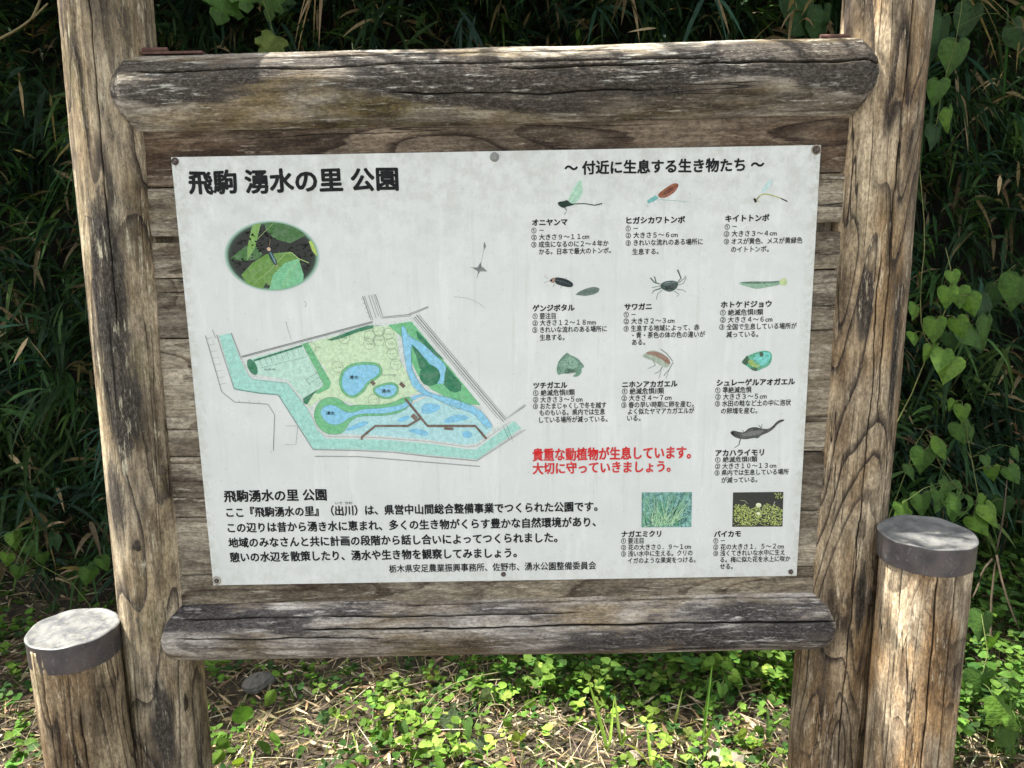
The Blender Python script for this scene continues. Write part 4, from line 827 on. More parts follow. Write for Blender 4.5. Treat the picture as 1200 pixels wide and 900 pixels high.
# ------------------------------------------------------------------ capped bollards
def bollard(x, y, zt, r, rb, sx, sy, h, mat, label, cracks, seed, hole=None):
    b = empty('log_bollard', (x, y, 0), label, 'bollard')
    log('log_trunk', (x, y, -.3), (x, y, zt-.012), rb, rb*.995, mat, b, cracks=cracks, seed=seed, nring=150, wob=.0022)
    n = 72; V = []; F = []; rs = np.random.default_rng(seed)
    prof = [(r-.0006, -h, 0), (r, -h+.001, 0), (r+.0004, -.006, 0), (r+.0012, -.004, 0), (r+.0012, -.0015, 1), (r, 0, 1), (r-.004, .0006, 1), (r*.93, -.0006, 1), (r*.7, .0002, 1), (r*.4, .0008, 1), (r*.15, .0004, 1)]
    k = len(prof)
    for pr_, dz, top in prof:
        for j in range(n):
            a = 2*PI*j/n; w = .0011*math.sin(3*a+seed)*math.sin(5*a) if top else 0
            rr = pr_+(.0005*math.sin(9*a+seed) if pr_ > r*.9 else 0)
            V.append((rr*math.cos(a), rr*math.sin(a), dz+sx*rr*math.cos(a)+sy*rr*math.sin(a)+(w*1.9 if pr_ > r*.5 else w*.5)+top*.0011*math.sin(a*2+seed)*math.sin(pr_*90+seed)+(rs.random()-.5)*.0005*top))
    for i in range(k-1):
        for j in range(n): F.append((i*n+j, i*n+(j+1) % n, (i+1)*n+(j+1) % n, (i+1)*n+j))
    F.append(tuple(range((k-1)*n, k*n)))
    bandF = [f_ for f_ in F if max(f_) < 5*n]; topF = [f_ for f_ in F if max(f_) >= 5*n]
    link('cap_band', mesh('cap_band', V[:5*n], bandF, True), M_BAND, b, (0, 0, zt))
    link('metal_cap', mesh('metal_cap', V[4*n:], [tuple(i-4*n for i in f_) for f_ in topF], True), M_CAP, b, (0, 0, zt))
    return b
bA = bollard(-.8603, -.048, .8183, .0812, .0785, -.0268, -.0028, .056, M_BOLL, 'shorter capped log bollard in front of the left post', [(PI+.2, .2, 1.1, .0013, .006, .07), (PI-.5, .1, 1.0, .0015, .008, .06)], 5)
bB = bollard(.8052, -.078, 1.0016, .0833, .0790, .014, .0169, .052, M_BOLR, 'taller pale orange log bollard with a metal cap beside the right post',
    [(PI-.18, .2, 1.3, .0013, .012, .02), (PI+.22, .2, 1.27, .0011, .008, .02), (PI+1.0, .3, 1.28, .0009, .004, .02)], 9)
# drilled knot hole on the right bollard
hx, hy = .8052+.0782*math.sin(.93), -.078-.0782*math.cos(.93)
v, f = dome(.012, .0012); v = [(p[0]*.62, p[1], p[2]*1.25) for p in v]
o = link('knot_hole', mesh('knot_hole', v, f, True), flat('dark_hole', (.006, .005, .004), .95), bB, (hx-.8052, hy+.078, .868)); o.rotation_euler = (0, 0, .93)
# ------------------------------------------------------------------ foliage builders (vectorised)
def blades(base, d, L, W, droop, roll, cols, K=4, shape='lance'):
    """N leaves: base (N,3), direction d (N,3), length, width, droop -> V,F,colour"""
    N = len(L); d = d/np.linalg.norm(d, axis=1, keepdims=True)
    up = np.array([0, 0, 1.]); side = np.cross(d, up); side /= np.maximum(np.linalg.norm(side, axis=1, keepdims=True), 1e-4)
    nrm = np.cross(side, d); c, s = np.cos(roll)[:, None], np.sin(roll)[:, None]
    side, nrm = side*c+nrm*s, nrm*c-side*s
    ts = np.linspace(0, 1, K+1); rows = []
    prof = {'lance': lambda t: (np.sin(np.pi*t**.62)**.8), 'oval': lambda t: np.sin(np.pi*t**.8)**.7, 'grass': lambda t: (1-t)**.55*min(1, t*6+.5)}[shape]
    for t in ts:
        cpt = base+d*(L*t)[:, None]+up*(-droop*L*t*t)[:, None]
        w = (W*.5*float(prof(t)))[:, None] if 0 < t < 1 else None
        if w is None: rows.append([cpt])
        else: rows.append([cpt-side*w+nrm*w*.28, cpt, cpt+side*w+nrm*w*.28])
    V = np.concatenate([np.stack(r, 1) for r in rows], 1); nv = V.shape[1]
    tri = [(0, 2, 1), (0, 3, 2)]; quad = []
    for k in range(1, K-1):
        a = 1+(k-1)*3; b = a+3; quad += [(a, a+1, b+1, b), (a+1, a+2, b+2, b+1)]
    a = 1+(K-2)*3; tri += [(a, a+1, nv-1), (a+1, a+2, nv-1)]
    off = (np.arange(N)*nv)[:, None, None]
    T = (np.array(tri)[None]+off).reshape(-1, 3); Q = (np.array(quad)[None]+off).reshape(-1, 4)
    C = np.repeat(cols, nv, 0)
    return V.reshape(-1, 3), T, Q, C
def merge(lst):
    V = []; T = []; Q = []; C = []; o = 0
    for v, t, q, c in lst: V.append(v); T.append(t+o); Q.append(q+o); C.append(c); o += len(v)
    return np.concatenate(V), [np.concatenate(T), np.concatenate(Q)], np.concatenate(C)
def rnd(n, a, b): return rng.uniform(a, b, n)
def palette(n, cs, p, jit=.25):
    i = rng.choice(len(cs), n, p=p); c = np.array(cs)[i]; return c*np.exp(rng.normal(0, jit, (n, 1)))*np.exp(rng.normal(0, .06, (n, 3)))
GREENS = [(.026, .058, .024), (.040, .082, .026), (.020, .048, .030), (.07, .125, .032), (.17, .135, .075)]
def sprays(centres, outdir, per=(5, 9), L=(.10, .21), W=(.012, .022), cs=GREENS, p=(.34, .26, .26, .09, .05), jit=.3, spread=.9):
    n = len(centres); k = rng.integers(per[0], per[1], n); idx = np.repeat(np.arange(n), k); N = len(idx)
    main = outdir+rng.normal(0, .45, (n, 3)); main /= np.linalg.norm(main, axis=1, keepdims=True)
    d = main[idx]+rng.normal(0, spread*.55, (N, 3)); base = centres[idx]+rng.normal(0, .018, (N, 3))-main[idx]*rnd(N, 0, .09)[:, None]
    c0 = palette(n, cs, p, jit)
    col = c0[idx]*np.exp(rng.normal(0, .18, (N, 1)))
    dry = rng.random(N) < .045; col[dry] = np.array((.27, .21, .12))*np.exp(rng.normal(0, .25, (dry.sum(), 1)))
    return blades(base, d, rnd(N, *L), rnd(N, *W), rnd(N, .15, .8), rnd(N, -1.2, 1.2), col)
# ---- bamboo grass on the bank
def bank_pts(n, x0, x1, y0, y1, lift):
    x = rnd(n, x0, x1); y = rnd(n, y0, y1); return np.stack([x, y, gz(x, y)+lift], 1)
lst = []
n = 6400; P_ = bank_pts(n, -3.4, 3.4, 1.62, 3.1, 0); P_[:, 2] += rnd(n, .02, .55); P_[:, 1] -= rnd(n, 0, .35)
lst.append(sprays(P_, np.tile([0, -.8, .15], (n, 1))))
n = 1800; P_ = bank_pts(n, -6, 6, 1.9, 4.6, 0); P_[:, 2] += rnd(n, .1, .6)
lst.append(sprays(P_, np.tile([0, -.5, .4], (n, 1))))
n = 420; x = rnd(n, -3.2, 3.2); P_ = np.stack([x, rnd(n, 1.35, 1.75), rnd(n, .55, 2.9)], 1)     # long shoots leaning out of the bank
P_ = P_[(P_[:, 2] > 1.0) | (abs(P_[:, 0]) > 1.0)]
lst.append(sprays(P_, np.tile([0, -.6, -.1], (len(P_), 1)), L=(.12, .24), W=(.012, .020)))
V, F, Cc = merge(lst)
o = link('bamboo_thicket', npmesh('bamboo_thicket', V, F, Cc), M_LEAF); tag(o, 'dense dark dwarf bamboo leaves covering the bank behind the board', 'bamboo', kind='stuff')
# fine culms and dead stalks in the thicket
lst = []
n = 300; P_ = bank_pts(n, -3.3, 3.3, 1.45, 2.7, .02); P_[:, 1] -= rnd(n, .0, .25)
d = np.stack([rng.normal(0, .35, n), rnd(n, -.55, .05), rnd(n, .5, 1.2)], 1)
cs = palette(n, [(.07, .085, .035), (.17, .14, .09), (.10, .08, .055)], (.45, .33, .22), .3)
V, T, Q, Cc = blades(P_, d, rnd(n, .35, .9), rnd(n, .002, .0045), rnd(n, .1, .5), rnd(n, -1, 1), cs, K=6, shape='grass')
o = link('thicket_stalks', npmesh('thicket_stalks', V, [T, Q], Cc), M_DRY); tag(o, 'thin tan and olive stalks standing among the bamboo leaves', 'stalks', kind='stuff')
# ---- canopy leaning over the bank, above the picture
def canopy():
    lst = []
    n = 7600; x = rnd(n, -5.8, 3.0); z = rnd(n, 3.0, 4.2); y = 1.00+.037*z+(rng.random(n)**1.5)*2.4+.11*np.sin((x+.575*z)*3.4+2.2)+.06*np.sin((x+.575*z)*8.3)
    lst.append(sprays(np.stack([x, y, z], 1), np.tile([-.1, .1, -.3], (n, 1)), L=(.12, .22), W=(.026, .045), spread=1.1))
    n = 82; x = -.86+1.25*rng.random(n)**.8; P_ = np.stack([x, rnd(n, -.10, .28), rnd(n, 2.8, 3.2)], 1)
    lst.append(sprays(P_, np.tile([0, .1, -.3], (n, 1)), per=(3, 6), L=(.10, .18), W=(.014, .024), spread=1.2))
    return merge(lst)
V, F, Cc = canopy()
o = link('overhanging_foliage', npmesh('overhanging_foliage', V, F, Cc), M_CANOPY); tag(o, 'leafy branches leaning out over the board from the bank above', 'foliage', kind='stuff')
# ---- leaf litter
n = 15000; x = rnd(n, -2.6, 2.6); y = .25+1.9*rng.random(n)
P_ = np.stack([x, y, gz(x, y)+rnd(n, .004, .03)], 1); an = rnd(n, 0, 6.28)
d = np.stack([np.cos(an), np.sin(an), rnd(n, -.12, .35)], 1)
cs = palette(n, [(.40, .32, .20), (.52, .44, .31), (.24, .16, .10), (.12, .09, .07)], (.35, .25, .25, .15), .25)
V, T, Q, Cc = blades(P_, d, rnd(n, .025, .12), rnd(n, .003, .012), rnd(n, -.1, .3), rnd(n, -1.5, 1.5), cs)
lt = [(V, T, Q, Cc)]
n = 5200; x = rnd(n, -2.6, 2.6); y = .25+1.7*rng.random(n)
P_ = np.stack([x, y, gz(x, y)+rnd(n, .003, .035)], 1); an = rnd(n, 0, 6.28)
d = np.stack([np.cos(an), np.sin(an), rnd(n, -.1, .25)], 1)
cs = palette(n, [(.44, .37, .24), (.26, .19, .12), (.56, .49, .36)], (.4, .35, .25), .25)
lt.append(blades(P_, d, rnd(n, .06, .22), rnd(n, .0015, .004), rnd(n, -.1, .2), rnd(n, -1, 1), cs, shape='grass'))
V, F, Cc = merge(lt)
o = link('leaf_litter', npmesh('leaf_litter', V, F, Cc), M_DRY); tag(o, 'dry tan bamboo leaves and straw scattered on the soil', 'leaf litter', kind='stuff')
# ---- low round-leaved ground cover: clusters of three to five small leaves
def clumps(n, xs, ys, zmax, L=(.014, .03), dens=None, bright=1., cs_=((.06, .13, .022), (.10, .19, .03), (.035, .08, .022))):
    x = rnd(n, *xs); y = rnd(n, *ys)
    if dens is not None:
        k = rng.random(n) < dens(x, y); x, y = x[k], y[k]; n = len(x)
    z = gz(x, y)+rnd(n, .01, zmax); k = rng.integers(3, 7, n); idx = np.repeat(np.arange(n), k); N = len(idx)
    an = rnd(N, 0, 6.28); d = np.stack([np.cos(an), np.sin(an), rnd(N, -.1, .7)], 1)
    b = np.stack([x, y, z], 1)[idx]+rng.normal(0, .008, (N, 3)); l = rnd(N, *L)
    c = palette(n, cs_, (.4, .35, .25), .25)[idx]*bright
    lv_ = blades(b, d, l, l*rnd(N, .75, .95), rnd(N, 0, .4), rnd(N, -.5, .5), c, shape='oval')
    # thin stems
    st = blades(np.stack([x+rng.normal(0, .01, n), y+rng.normal(0, .01, n), gz(x, y)], 1), np.stack([rng.normal(0, .15, n), rng.normal(0, .15, n), np.ones(n)], 1), z-gz(x, y)+.004, np.full(n, .0025), np.zeros(n), np.zeros(n), np.tile([.12, .17, .05], (n, 1)), shape='grass')
    return [lv_, st]
def dn(x, y):
    patch = .5+.5*np.sin(x*4.3+1.2+np.sin(y*5))*np.cos(y*4.1+x*1.7)
    right = 1/(1+np.exp(-(x-.0)*6)); bare = 1-.9*np.exp(-((x-.25)/.24)**2-((y-.64)/.11)**2)
    return np.clip((.08+.36*patch*(.35+.65*right)+.08*right*(y < .86)+.62*right*(y > .86))*bare, 0, 1)
lst = clumps(2600, (-1.0, 1.0), (.42, 1.55), .09, dens=dn)+clumps(330, (-.55, 1.0), (.45, 1.0), .11, L=(.02, .036), dens=lambda x, y: (.15+.75*(np.sin(x*9+y*6) > .1))*(1-.95*np.exp(-((x-.25)/.26)**2-((y-.64)/.12)**2)), cs_=((.17, .28, .045), (.24, .34, .07), (.10, .19, .03)))+clumps(260, (-.2, 1.0), (.85, 1.5), .20, L=(.025, .045), cs_=((.05, .12, .025), (.08, .16, .03), (.11, .2, .035)))+clumps(700, (-2.8, -1.0), (.5, 1.7), .12, L=(.016, .04))+clumps(2300, (.95, 2.6), (.5, 1.9), .30, L=(.016, .042), cs_=((.07, .14, .03), (.10, .19, .035), (.04, .09, .025)))  # greens carry sun and shade: paler in the sunlit strip, darker behind
n = 170; x = rnd(n, -.9, 1.9); y = .45+.9*rng.random(n)
lst.append(blades(np.stack([x, y, gz(x, y)], 1), np.stack([rng.normal(0, .4, n), rng.normal(-.1, .4, n), np.ones(n)], 1), rnd(n, .12, .24), rnd(n, .005, .009), rnd(n, .5, 1.3), rnd(n, -1, 1), palette(n, [(.18, .29, .05), (.12, .20, .04)], (.6, .4), .2), K=7, shape='grass'))
n = 900; x = rnd(n, -1.0, 2.2); y = .42+1.0*rng.random(n)
lst.append(blades(np.stack([x, y, gz(x, y)], 1), np.stack([rng.normal(0, .5, n), rng.normal(0, .5, n), np.ones(n)], 1), rnd(n, .04, .14), rnd(n, .002, .005), rnd(n, .2, 1.1), rnd(n, -1, 1), palette(n, [(.20, .30, .06), (.12, .20, .04), (.32, .36, .12)], (.4, .35, .25), .2), shape='grass'))
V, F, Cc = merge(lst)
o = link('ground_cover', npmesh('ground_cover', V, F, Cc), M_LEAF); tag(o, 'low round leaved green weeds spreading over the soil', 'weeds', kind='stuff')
# ------------------------------------------------------------------ single plants
def tint(me, rgb, jit=.12):
    n = len(me.vertices); a = me.color_attributes.new('tint', 'FLOAT_COLOR', 'POINT')
    c = np.tile(np.array(rgb+(1.,)), (n, 1)); co_ = np.zeros(n*3); me.vertices.foreach_get('co', co_); co_ = co_.reshape(-1, 3)
    c[:, :3] *= (1+jit*np.sin(co_[:, :1]*190)*np.cos(co_[:, 2:3]*150)); a.data.foreach_set('color', c.astype(np.float32).ravel()); return me
def heart_mesh(rgb, kind='heart', holes=False, seed=0):
    """unit leaf: stalk joint at origin, tip at (0,0,-1), facing -Y; folded at the midrib with curled margin"""
    r = random.Random(seed)
    if kind == 'heart': half = [(0, 0), (.10, .14), (.27, .17), (.42, .07), (.47, -.12), (.42, -.34), (.28, -.58), (.13, -.80), (0, -1)]
    elif kind == 'lance': half = [(0, 0), (.10, -.06), (.20, -.2), (.26, -.4), (.24, -.6), (.15, -.8), (.06, -.93), (0, -1)]
    elif kind == 'lobed': half = [(0, 0), (.16, .10), (.36, .12), (.50, -.02), (.38, -.18), (.56, -.34), (.46, -.52), (.26, -.50), (.24, -.74), (.10, -.92), (0, -1)]
    else: half = [(0, 0), (.22, -.05), (.38, -.22), (.42, -.45), (.34, -.68), (.18, -.88), (0, -1)]
    V = []; F = []; n = len(half); fold = r.uniform(.15, .4); curl = r.uniform(.1, .35)
    rows = [0, .35, .7, 1.]
    for sgn in (1, -1):
        o = len(V)
        for i, (x, z) in enumerate(half):
            zm = min(0, z)*1.0 if i else 0
            zm = -i/(n-1)
            for q_ in rows:
                X = x*q_; Z = zm+(z-zm)*q_
                wv = .035*math.sin(i*2.2+seed+sgn)*q_**2
                V.append((sgn*X, fold*X-curl*Z*Z*-.6+wv-.05*math.sin(q_*PI)*math.sin(i*3.1), Z))
        for i in range(n-1):
            for k in range(3):
                if holes and r.random() < .22 and k > 0 and 1 < i < n-2: continue
                a = o+i*4+k; q4 = (a, a+1, a+5, a+4); F.append(q4 if sgn < 0 else q4[::-1])
    me = mesh('leaf', V, F, True); me.materials.append(M_BLEAF)
    return tint(me, rgb)
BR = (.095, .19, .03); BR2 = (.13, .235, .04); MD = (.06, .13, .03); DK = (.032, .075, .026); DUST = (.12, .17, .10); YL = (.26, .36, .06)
HM = {}
def hm(col, kind='heart', holes=False):
    k = (col, kind, holes)
    if k not in HM: HM[k] = [heart_mesh(col, kind, holes, s+len(HM)*5) for s in range(4)]
    return random.choice(HM[k])
def stemobj(pts, r, parent, col=(.14, .17, .06), name='stem'):
    b = parent.location; P3 = [Vector(p)-b for p in pts]
    if len(P3) > 2:                      # round the polyline
        Q = [P3[0]]
        for i in range(len(P3)-1): Q += [P3[i]*.75+P3[i+1]*.25, P3[i]*.25+P3[i+1]*.75]
        P3 = Q+[P3[-1]]
    v, f = tube(P3, [r*(1-.5*i/(len(P3)-1)) for i in range(len(P3))], 6)
    me = mesh(name, v, f, True); me.materials.append(M_DRY); tint(me, col); return link(name, me, None, parent)
def vine(name, base, label, cat, leaves, stem, col=(.14, .17, .06), rstem=.0022, yaw=.5):
    """leaves: (world point, length m, colour, kind, holes, lean)"""
    e = empty(name, base, label, cat)
    for st in stem: stemobj(st, rstem, e, col)
    SP = [Vector(a).lerp(Vector(b), k/5) for st in stem for a, b in zip(st, st[1:]) for k in range(6)]
    for (p, s, c, kind, holes, lean) in leaves:
        s *= .9
        q_ = min(SP, key=lambda v: (v-Vector(p)).length+.6*max(0, v.z-p[2])); dd = (q_-Vector(p)).length
        if .01 < dd < .35:
            m_ = Vector(p).lerp(q_, .5)+Vector((0, -.01, .18*dd)); stemobj([tuple(p), tuple(m_), tuple(q_)], max(.0009, rstem*.5), e, col, 'petiole')
        o = link('leaf', hm(c, kind, holes), None, e, Vector(p)-e.location)
        s = s*random.uniform(.92, 1.08); o.scale = (s*random.uniform(.9, 1.1), s, s)
        o.rotation_euler = (random.uniform(-.75, .25), lean+random.uniform(-.4, .4), random.uniform(-yaw, yaw)*1.5)
    return e
h = 'heart'
# bright heart-leaved vine beside the right post
A = 1.0
vine('heart_leaf_vine', (1.10, .95, 0), 'bright green heart leaved vine hanging beside the right post', 'vine', [
 ((1.429,0.980,1.444), .060, BR, h, 0, 0), ((1.409,0.960,1.392), .078, BR, h, 0, .2), ((1.468,1.000,1.391), .078, BR, h, 0, -.1), ((1.488,0.980,1.365), .082, BR, h, 0, -.2), ((1.380,0.960,1.292), .085, BR, h, 0, .1),
 ((1.457,0.980,1.291), .075, BR, h, 0, 0), ((1.321,0.980,1.338), .065, BR, h, 0, .1), ((1.323,0.980,1.249), .055, BR, h, 0, 0), ((1.371,0.960,1.204), .065, BR2, h, 0, .3), ((1.401,0.940,1.198), .09, BR, h, 0, 0), ((1.422,0.930,1.171), .10, BR2, h, 0, -.2),
 ((1.412,1.000,1.206), .05, BR, h, 0, .1)],
 [[(1.10, .95, 0), (1.14, .98, .6), (1.400,0.990,1.191), (1.359,1.000,1.246), (1.342,1.000,1.385), (1.402,1.100,1.547), (1.417,1.200,1.776)], [(1.375,1.000,1.218), (1.426,0.990,1.302), (1.442,1.000,1.432), (1.470,1.100,1.518)]], (.20, .21, .08))
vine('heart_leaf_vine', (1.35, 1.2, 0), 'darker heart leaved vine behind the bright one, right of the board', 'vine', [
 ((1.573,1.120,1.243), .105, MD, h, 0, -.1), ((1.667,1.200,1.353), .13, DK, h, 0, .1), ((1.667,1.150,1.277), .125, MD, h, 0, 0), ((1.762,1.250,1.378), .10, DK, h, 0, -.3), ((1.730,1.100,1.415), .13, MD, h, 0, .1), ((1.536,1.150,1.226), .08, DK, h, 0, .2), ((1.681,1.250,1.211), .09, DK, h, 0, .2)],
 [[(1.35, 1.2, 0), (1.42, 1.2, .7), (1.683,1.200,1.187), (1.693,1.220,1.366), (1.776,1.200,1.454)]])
vine('heart_leaf_vine', (1.45, 1.0, 0), 'small leaved green vine climbing above the right bollard', 'vine', [
 ((1.549,1.100,0.994), .05, BR, h, 0, .5), ((1.568,1.080,0.980), .065, BR, h, 0, 0), ((1.574,1.100,0.912), .09, MD, h, 0, 0), ((1.632,1.120,0.896), .07, MD, h, 0, -.2), ((1.425,1.000,0.900), .10, BR, 'lance', 0, -.1), ((1.401,1.000,0.847), .10, MD, h, 0, .1),
 ((1.675,1.100,0.793), .06, MD, h, 0, 0), ((1.703,1.100,0.752), .06, BR, h, 0, 0), ((1.723,1.050,0.767), .07, MD, h, 0, -.4), ((1.524,1.050,0.718), .13, MD, h, 1, .3), ((1.528,1.000,0.680), .11, MD, h, 1, -.2), ((1.623,1.000,0.681), .065, BR, h, 0, .6), ((1.616,0.980,0.658), .085, BR2, h, 0, 0),
 ((1.330,0.980,0.669), .12, BR, 'lobed', 0, .1), ((1.434,1.050,0.673), .09, MD, h, 0, 0), ((1.408,1.100,0.766), .07, MD, h, 0, .2), ((1.751,1.100,0.635), .08, DK, h, 0, .2), ((1.587,1.000,0.611), .09, BR, h, 0, -.3), ((1.811,1.150,0.807), .06, MD, h, 0, .1)],
 [[(1.45, 1.0, 0), (1.5, 1.02, .4), (1.628,1.020,0.619), (1.611,1.100,0.840), (1.573,1.100,0.994)], [(1.628,1.020,0.619), (1.517,1.050,0.734), (1.402,1.000,0.901)]])
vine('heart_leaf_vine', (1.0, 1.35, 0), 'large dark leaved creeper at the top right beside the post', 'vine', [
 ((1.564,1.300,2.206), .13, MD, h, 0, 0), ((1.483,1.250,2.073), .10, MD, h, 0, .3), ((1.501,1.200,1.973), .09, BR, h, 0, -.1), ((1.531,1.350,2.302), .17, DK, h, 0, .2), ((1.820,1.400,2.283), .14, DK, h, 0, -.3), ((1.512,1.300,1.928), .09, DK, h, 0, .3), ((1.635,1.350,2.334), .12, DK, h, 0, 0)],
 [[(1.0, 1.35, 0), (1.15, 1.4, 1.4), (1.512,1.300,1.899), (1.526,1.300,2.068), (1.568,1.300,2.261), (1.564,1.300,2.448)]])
vine('broad_leaf_creeper', (.75, 1.5, 0), 'dark broad leaves over the top beam near the right post', 'creeper', [
 ((1.125,1.500,2.381), .19, DK, h, 0, .5), ((1.158,1.450,2.360), .16, DK, h, 0, -.4), ((1.082,1.500,2.425), .14, DK, h, 0, .2)],
 [[(.75, 1.5, 0), (.8, 1.55, 1.4), (1.163,1.520,2.239), (1.132,1.500,2.468)]])
vine('lobed_leaf_creeper', (-.9, 1.45, 0), 'lobed green leaves over the top beam near the left post', 'creeper', [
 ((-0.928,1.300,2.409), .13, MD, 'lobed', 0, .2), ((-0.866,1.300,2.424), .11, MD, 'lobed', 0, -.3), ((-0.790,1.350,2.416), .10, MD, 'lobed', 0, .1), ((-0.773,1.300,2.271), .11, (.10, .14, .03), 'lobed', 0, .5), ((-0.763,1.400,2.429), .09, DK, 'lobed', 0, 0)],
 [[(-.9, 1.45, 0), (-.95, 1.5, 1.3), (-0.815,1.350,2.206), (-0.781,1.330,2.298), (-0.824,1.300,2.439)]])
vine('hole_eaten_weed', (1.33, .55, 0), 'broad leaved weed full of insect holes at the bottom right', 'weed', [
 ((1.367,0.550,0.303), .11, MD, h, 0, .4), ((1.371,0.500,0.268), .14, BR, 'lobed', 1, -.3), ((1.421,0.650,0.437), .10, MD, h, 0, .5), ((1.441,0.620,0.378), .065, BR, h, 0, -.2), ((1.422,0.500,0.172), .13, MD, 'lobed', 1, .1), ((1.510,0.600,0.242), .11, MD, h, 1, -.2), ((1.358,0.600,0.272), .06, BR, h, 0, .2)],
 [[(1.33, .55, 0), (1.32, .56, .2), (1.410,0.580,0.311), (1.416,0.650,0.437)]])
vine('leafy_weed', (-1.65, 1.3, 0), 'green leafy weed at the foot of the thicket left of the board', 'weed', [
 ((-1.926,1.300,0.490), .07, BR, h, 0, .3), ((-1.877,1.300,0.437), .08, MD, h, 0, -.3), ((-1.925,1.250,0.424), .07, BR, h, 0, .1), ((-1.823,1.300,0.401), .06, MD, h, 0, .2), ((-1.887,1.250,0.371), .07, MD, h, 0, 0), ((-1.586,1.200,0.379), .08, MD, h, 0, .3), ((-1.538,1.200,0.422), .07, MD, h, 0, -.2), ((-1.807,1.350,0.450), .07, DK, h, 0, -.2)],
 [[(-1.65, 1.3, 0), (-1.67, 1.3, .25), (-1.906,1.300,0.402), (-1.907,1.300,0.507)]])
vine('wilted_vine', (-0.191,0.697,0.000), 'wilted grey green vine leaves lying on the soil in the middle', 'vine', [
 ((-0.204,0.721,0.080), .085, DUST, h, 0, 0), ((-0.231,0.624,0.060), .085, DUST, h, 0, .3), ((-0.149,0.704,0.070), .08, MD, h, 0, -.6), ((-0.071,0.822,0.090), .06, (.16, .22, .10), h, 0, .6), ((0.078,0.780,0.090), .07, BR2, 'lance', 0, .5), ((-0.163,0.621,0.050), .055, BR2, h, 0, .1), ((-0.106,0.635,0.050), .08, DUST, h, 0, -.4), ((-0.028,0.728,0.060), .06, BR2, 'lance', 0, -.3), ((0.026,0.656,0.050), .06, YL, h, 0, .3), ((-0.285,0.592,0.050), .06, BR, h, 0, -.2)],
 [[(-0.191,0.697,0.000), (-0.276,0.700,0.060), (-0.278,0.774,0.100), (-0.170,0.840,0.130), (0.001,0.907,0.120)], [(-0.084,0.736,0.000), (-0.109,0.732,0.080), (-0.041,0.759,0.100), (0.006,0.716,0.080)], [(-0.317,0.582,0.000), (-0.303,0.637,0.070), (-0.224,0.796,0.100), (-0.117,0.897,0.080)]], (.33, .29, .17), .0024)
vine('toothed_leaf_seedling', (-0.828,0.651,0.000), 'dark toothed leaf seedling in the sunlit litter by the left post', 'seedling', [
 ((-0.842,0.702,0.080), .085, MD, 'oval', 0, PI-.1), ((-0.784,0.637,0.060), .075, MD, 'oval', 0, -.5), ((-0.883,0.653,0.050), .06, BR, 'oval', 0, .7), ((-0.765,0.675,0.050), .06, BR, 'oval', 0, -1.3), ((-0.887,0.619,0.040), .05, BR2, 'oval', 0, .9), ((-0.828,0.587,0.040), .05, YL, 'oval', 0, .2)],
 [[(-0.821,0.631,0.000), (-0.821,0.644,0.050)]], rstem=.0015)
vine('curled_leaf_plant', (-0.872,0.901,0.000), 'pale curled leaf standing on its stalk near the left post', 'plant', [
 ((-0.796,0.845,0.100), .085, BR2, 'lance', 0, .6), ((-0.885,0.875,0.050), .03, BR, 'oval', 0, .2), ((-0.864,0.845,0.050), .03, BR, 'oval', 0, 1.2)],
 [[(-0.865,0.881,0.000), (-0.829,0.849,0.060), (-0.796,0.845,0.100)]], rstem=.0015)
vine('dark_leaf_seedling', (-0.616,0.740,0.000), 'single dark green oval leaf between straw, left of centre', 'seedling', [
 ((-0.628,0.783,0.060), .055, DK, 'oval', 0, -.1), ((-0.590,0.790,0.070), .035, BR, 'oval', 0, .3), ((-0.571,0.780,0.070), .03, BR, 'oval', 0, -.5)], [[(-0.607,0.727,0.000), (-0.613,0.744,0.050)]], rstem=.0014)
vine('bright_seedling', (-0.417,0.710,0.000), 'bright three leaved seedling left of the wilted vine', 'seedling', [
 ((-0.414,0.692,0.050), .045, BR2, h, 0, 1.1), ((-0.404,0.683,0.050), .045, BR2, h, 0, 0), ((-0.393,0.695,0.050), .045, BR, h, 0, -1.2), ((-0.355,0.716,0.050), .05, MD, h, 0, -.6)], [[(-0.414,0.694,0.000), (-0.405,0.687,0.050)]], rstem=.0014)
vine('nettle_plant', (0.723,0.860,0.000), 'serrated green nettle growing under the beam near the right post', 'nettle', [
 ((0.682,0.859,0.160), .065, BR, h, 0, .9), ((0.721,0.856,0.170), .06, BR, h, 0, -.6), ((0.704,0.866,0.180), .06, BR2, h, 0, .1), ((0.727,0.813,0.150), .05, BR2, h, 0, -.8), ((0.687,0.798,0.120), .06, MD, h, 0, -.2), ((0.663,0.813,0.120), .05, MD, h, 0, .8)],
 [[(0.720,0.851,0.000), (0.709,0.843,0.100), (0.707,0.857,0.170)]], rstem=.002)
vine('four_leaf_seedling', (0.737,0.616,0.000), 'yellow green opposite leaved seedling beside the pale stone', 'seedling', [
 ((0.730,0.650,0.060), .045, YL, 'oval', 0, 1.2), ((0.756,0.666,0.060), .04, BR2, 'oval', 0, -1.2), ((0.740,0.639,0.050), .045, YL, 'oval', 0, 0), ((0.711,0.638,0.040), .04, BR2, 'oval', 0, .9), ((0.745,0.629,0.040), .04, YL, 'oval', 0, -.8)], [[(0.734,0.604,0.000), (0.743,0.647,0.050)]], rstem=.0015)
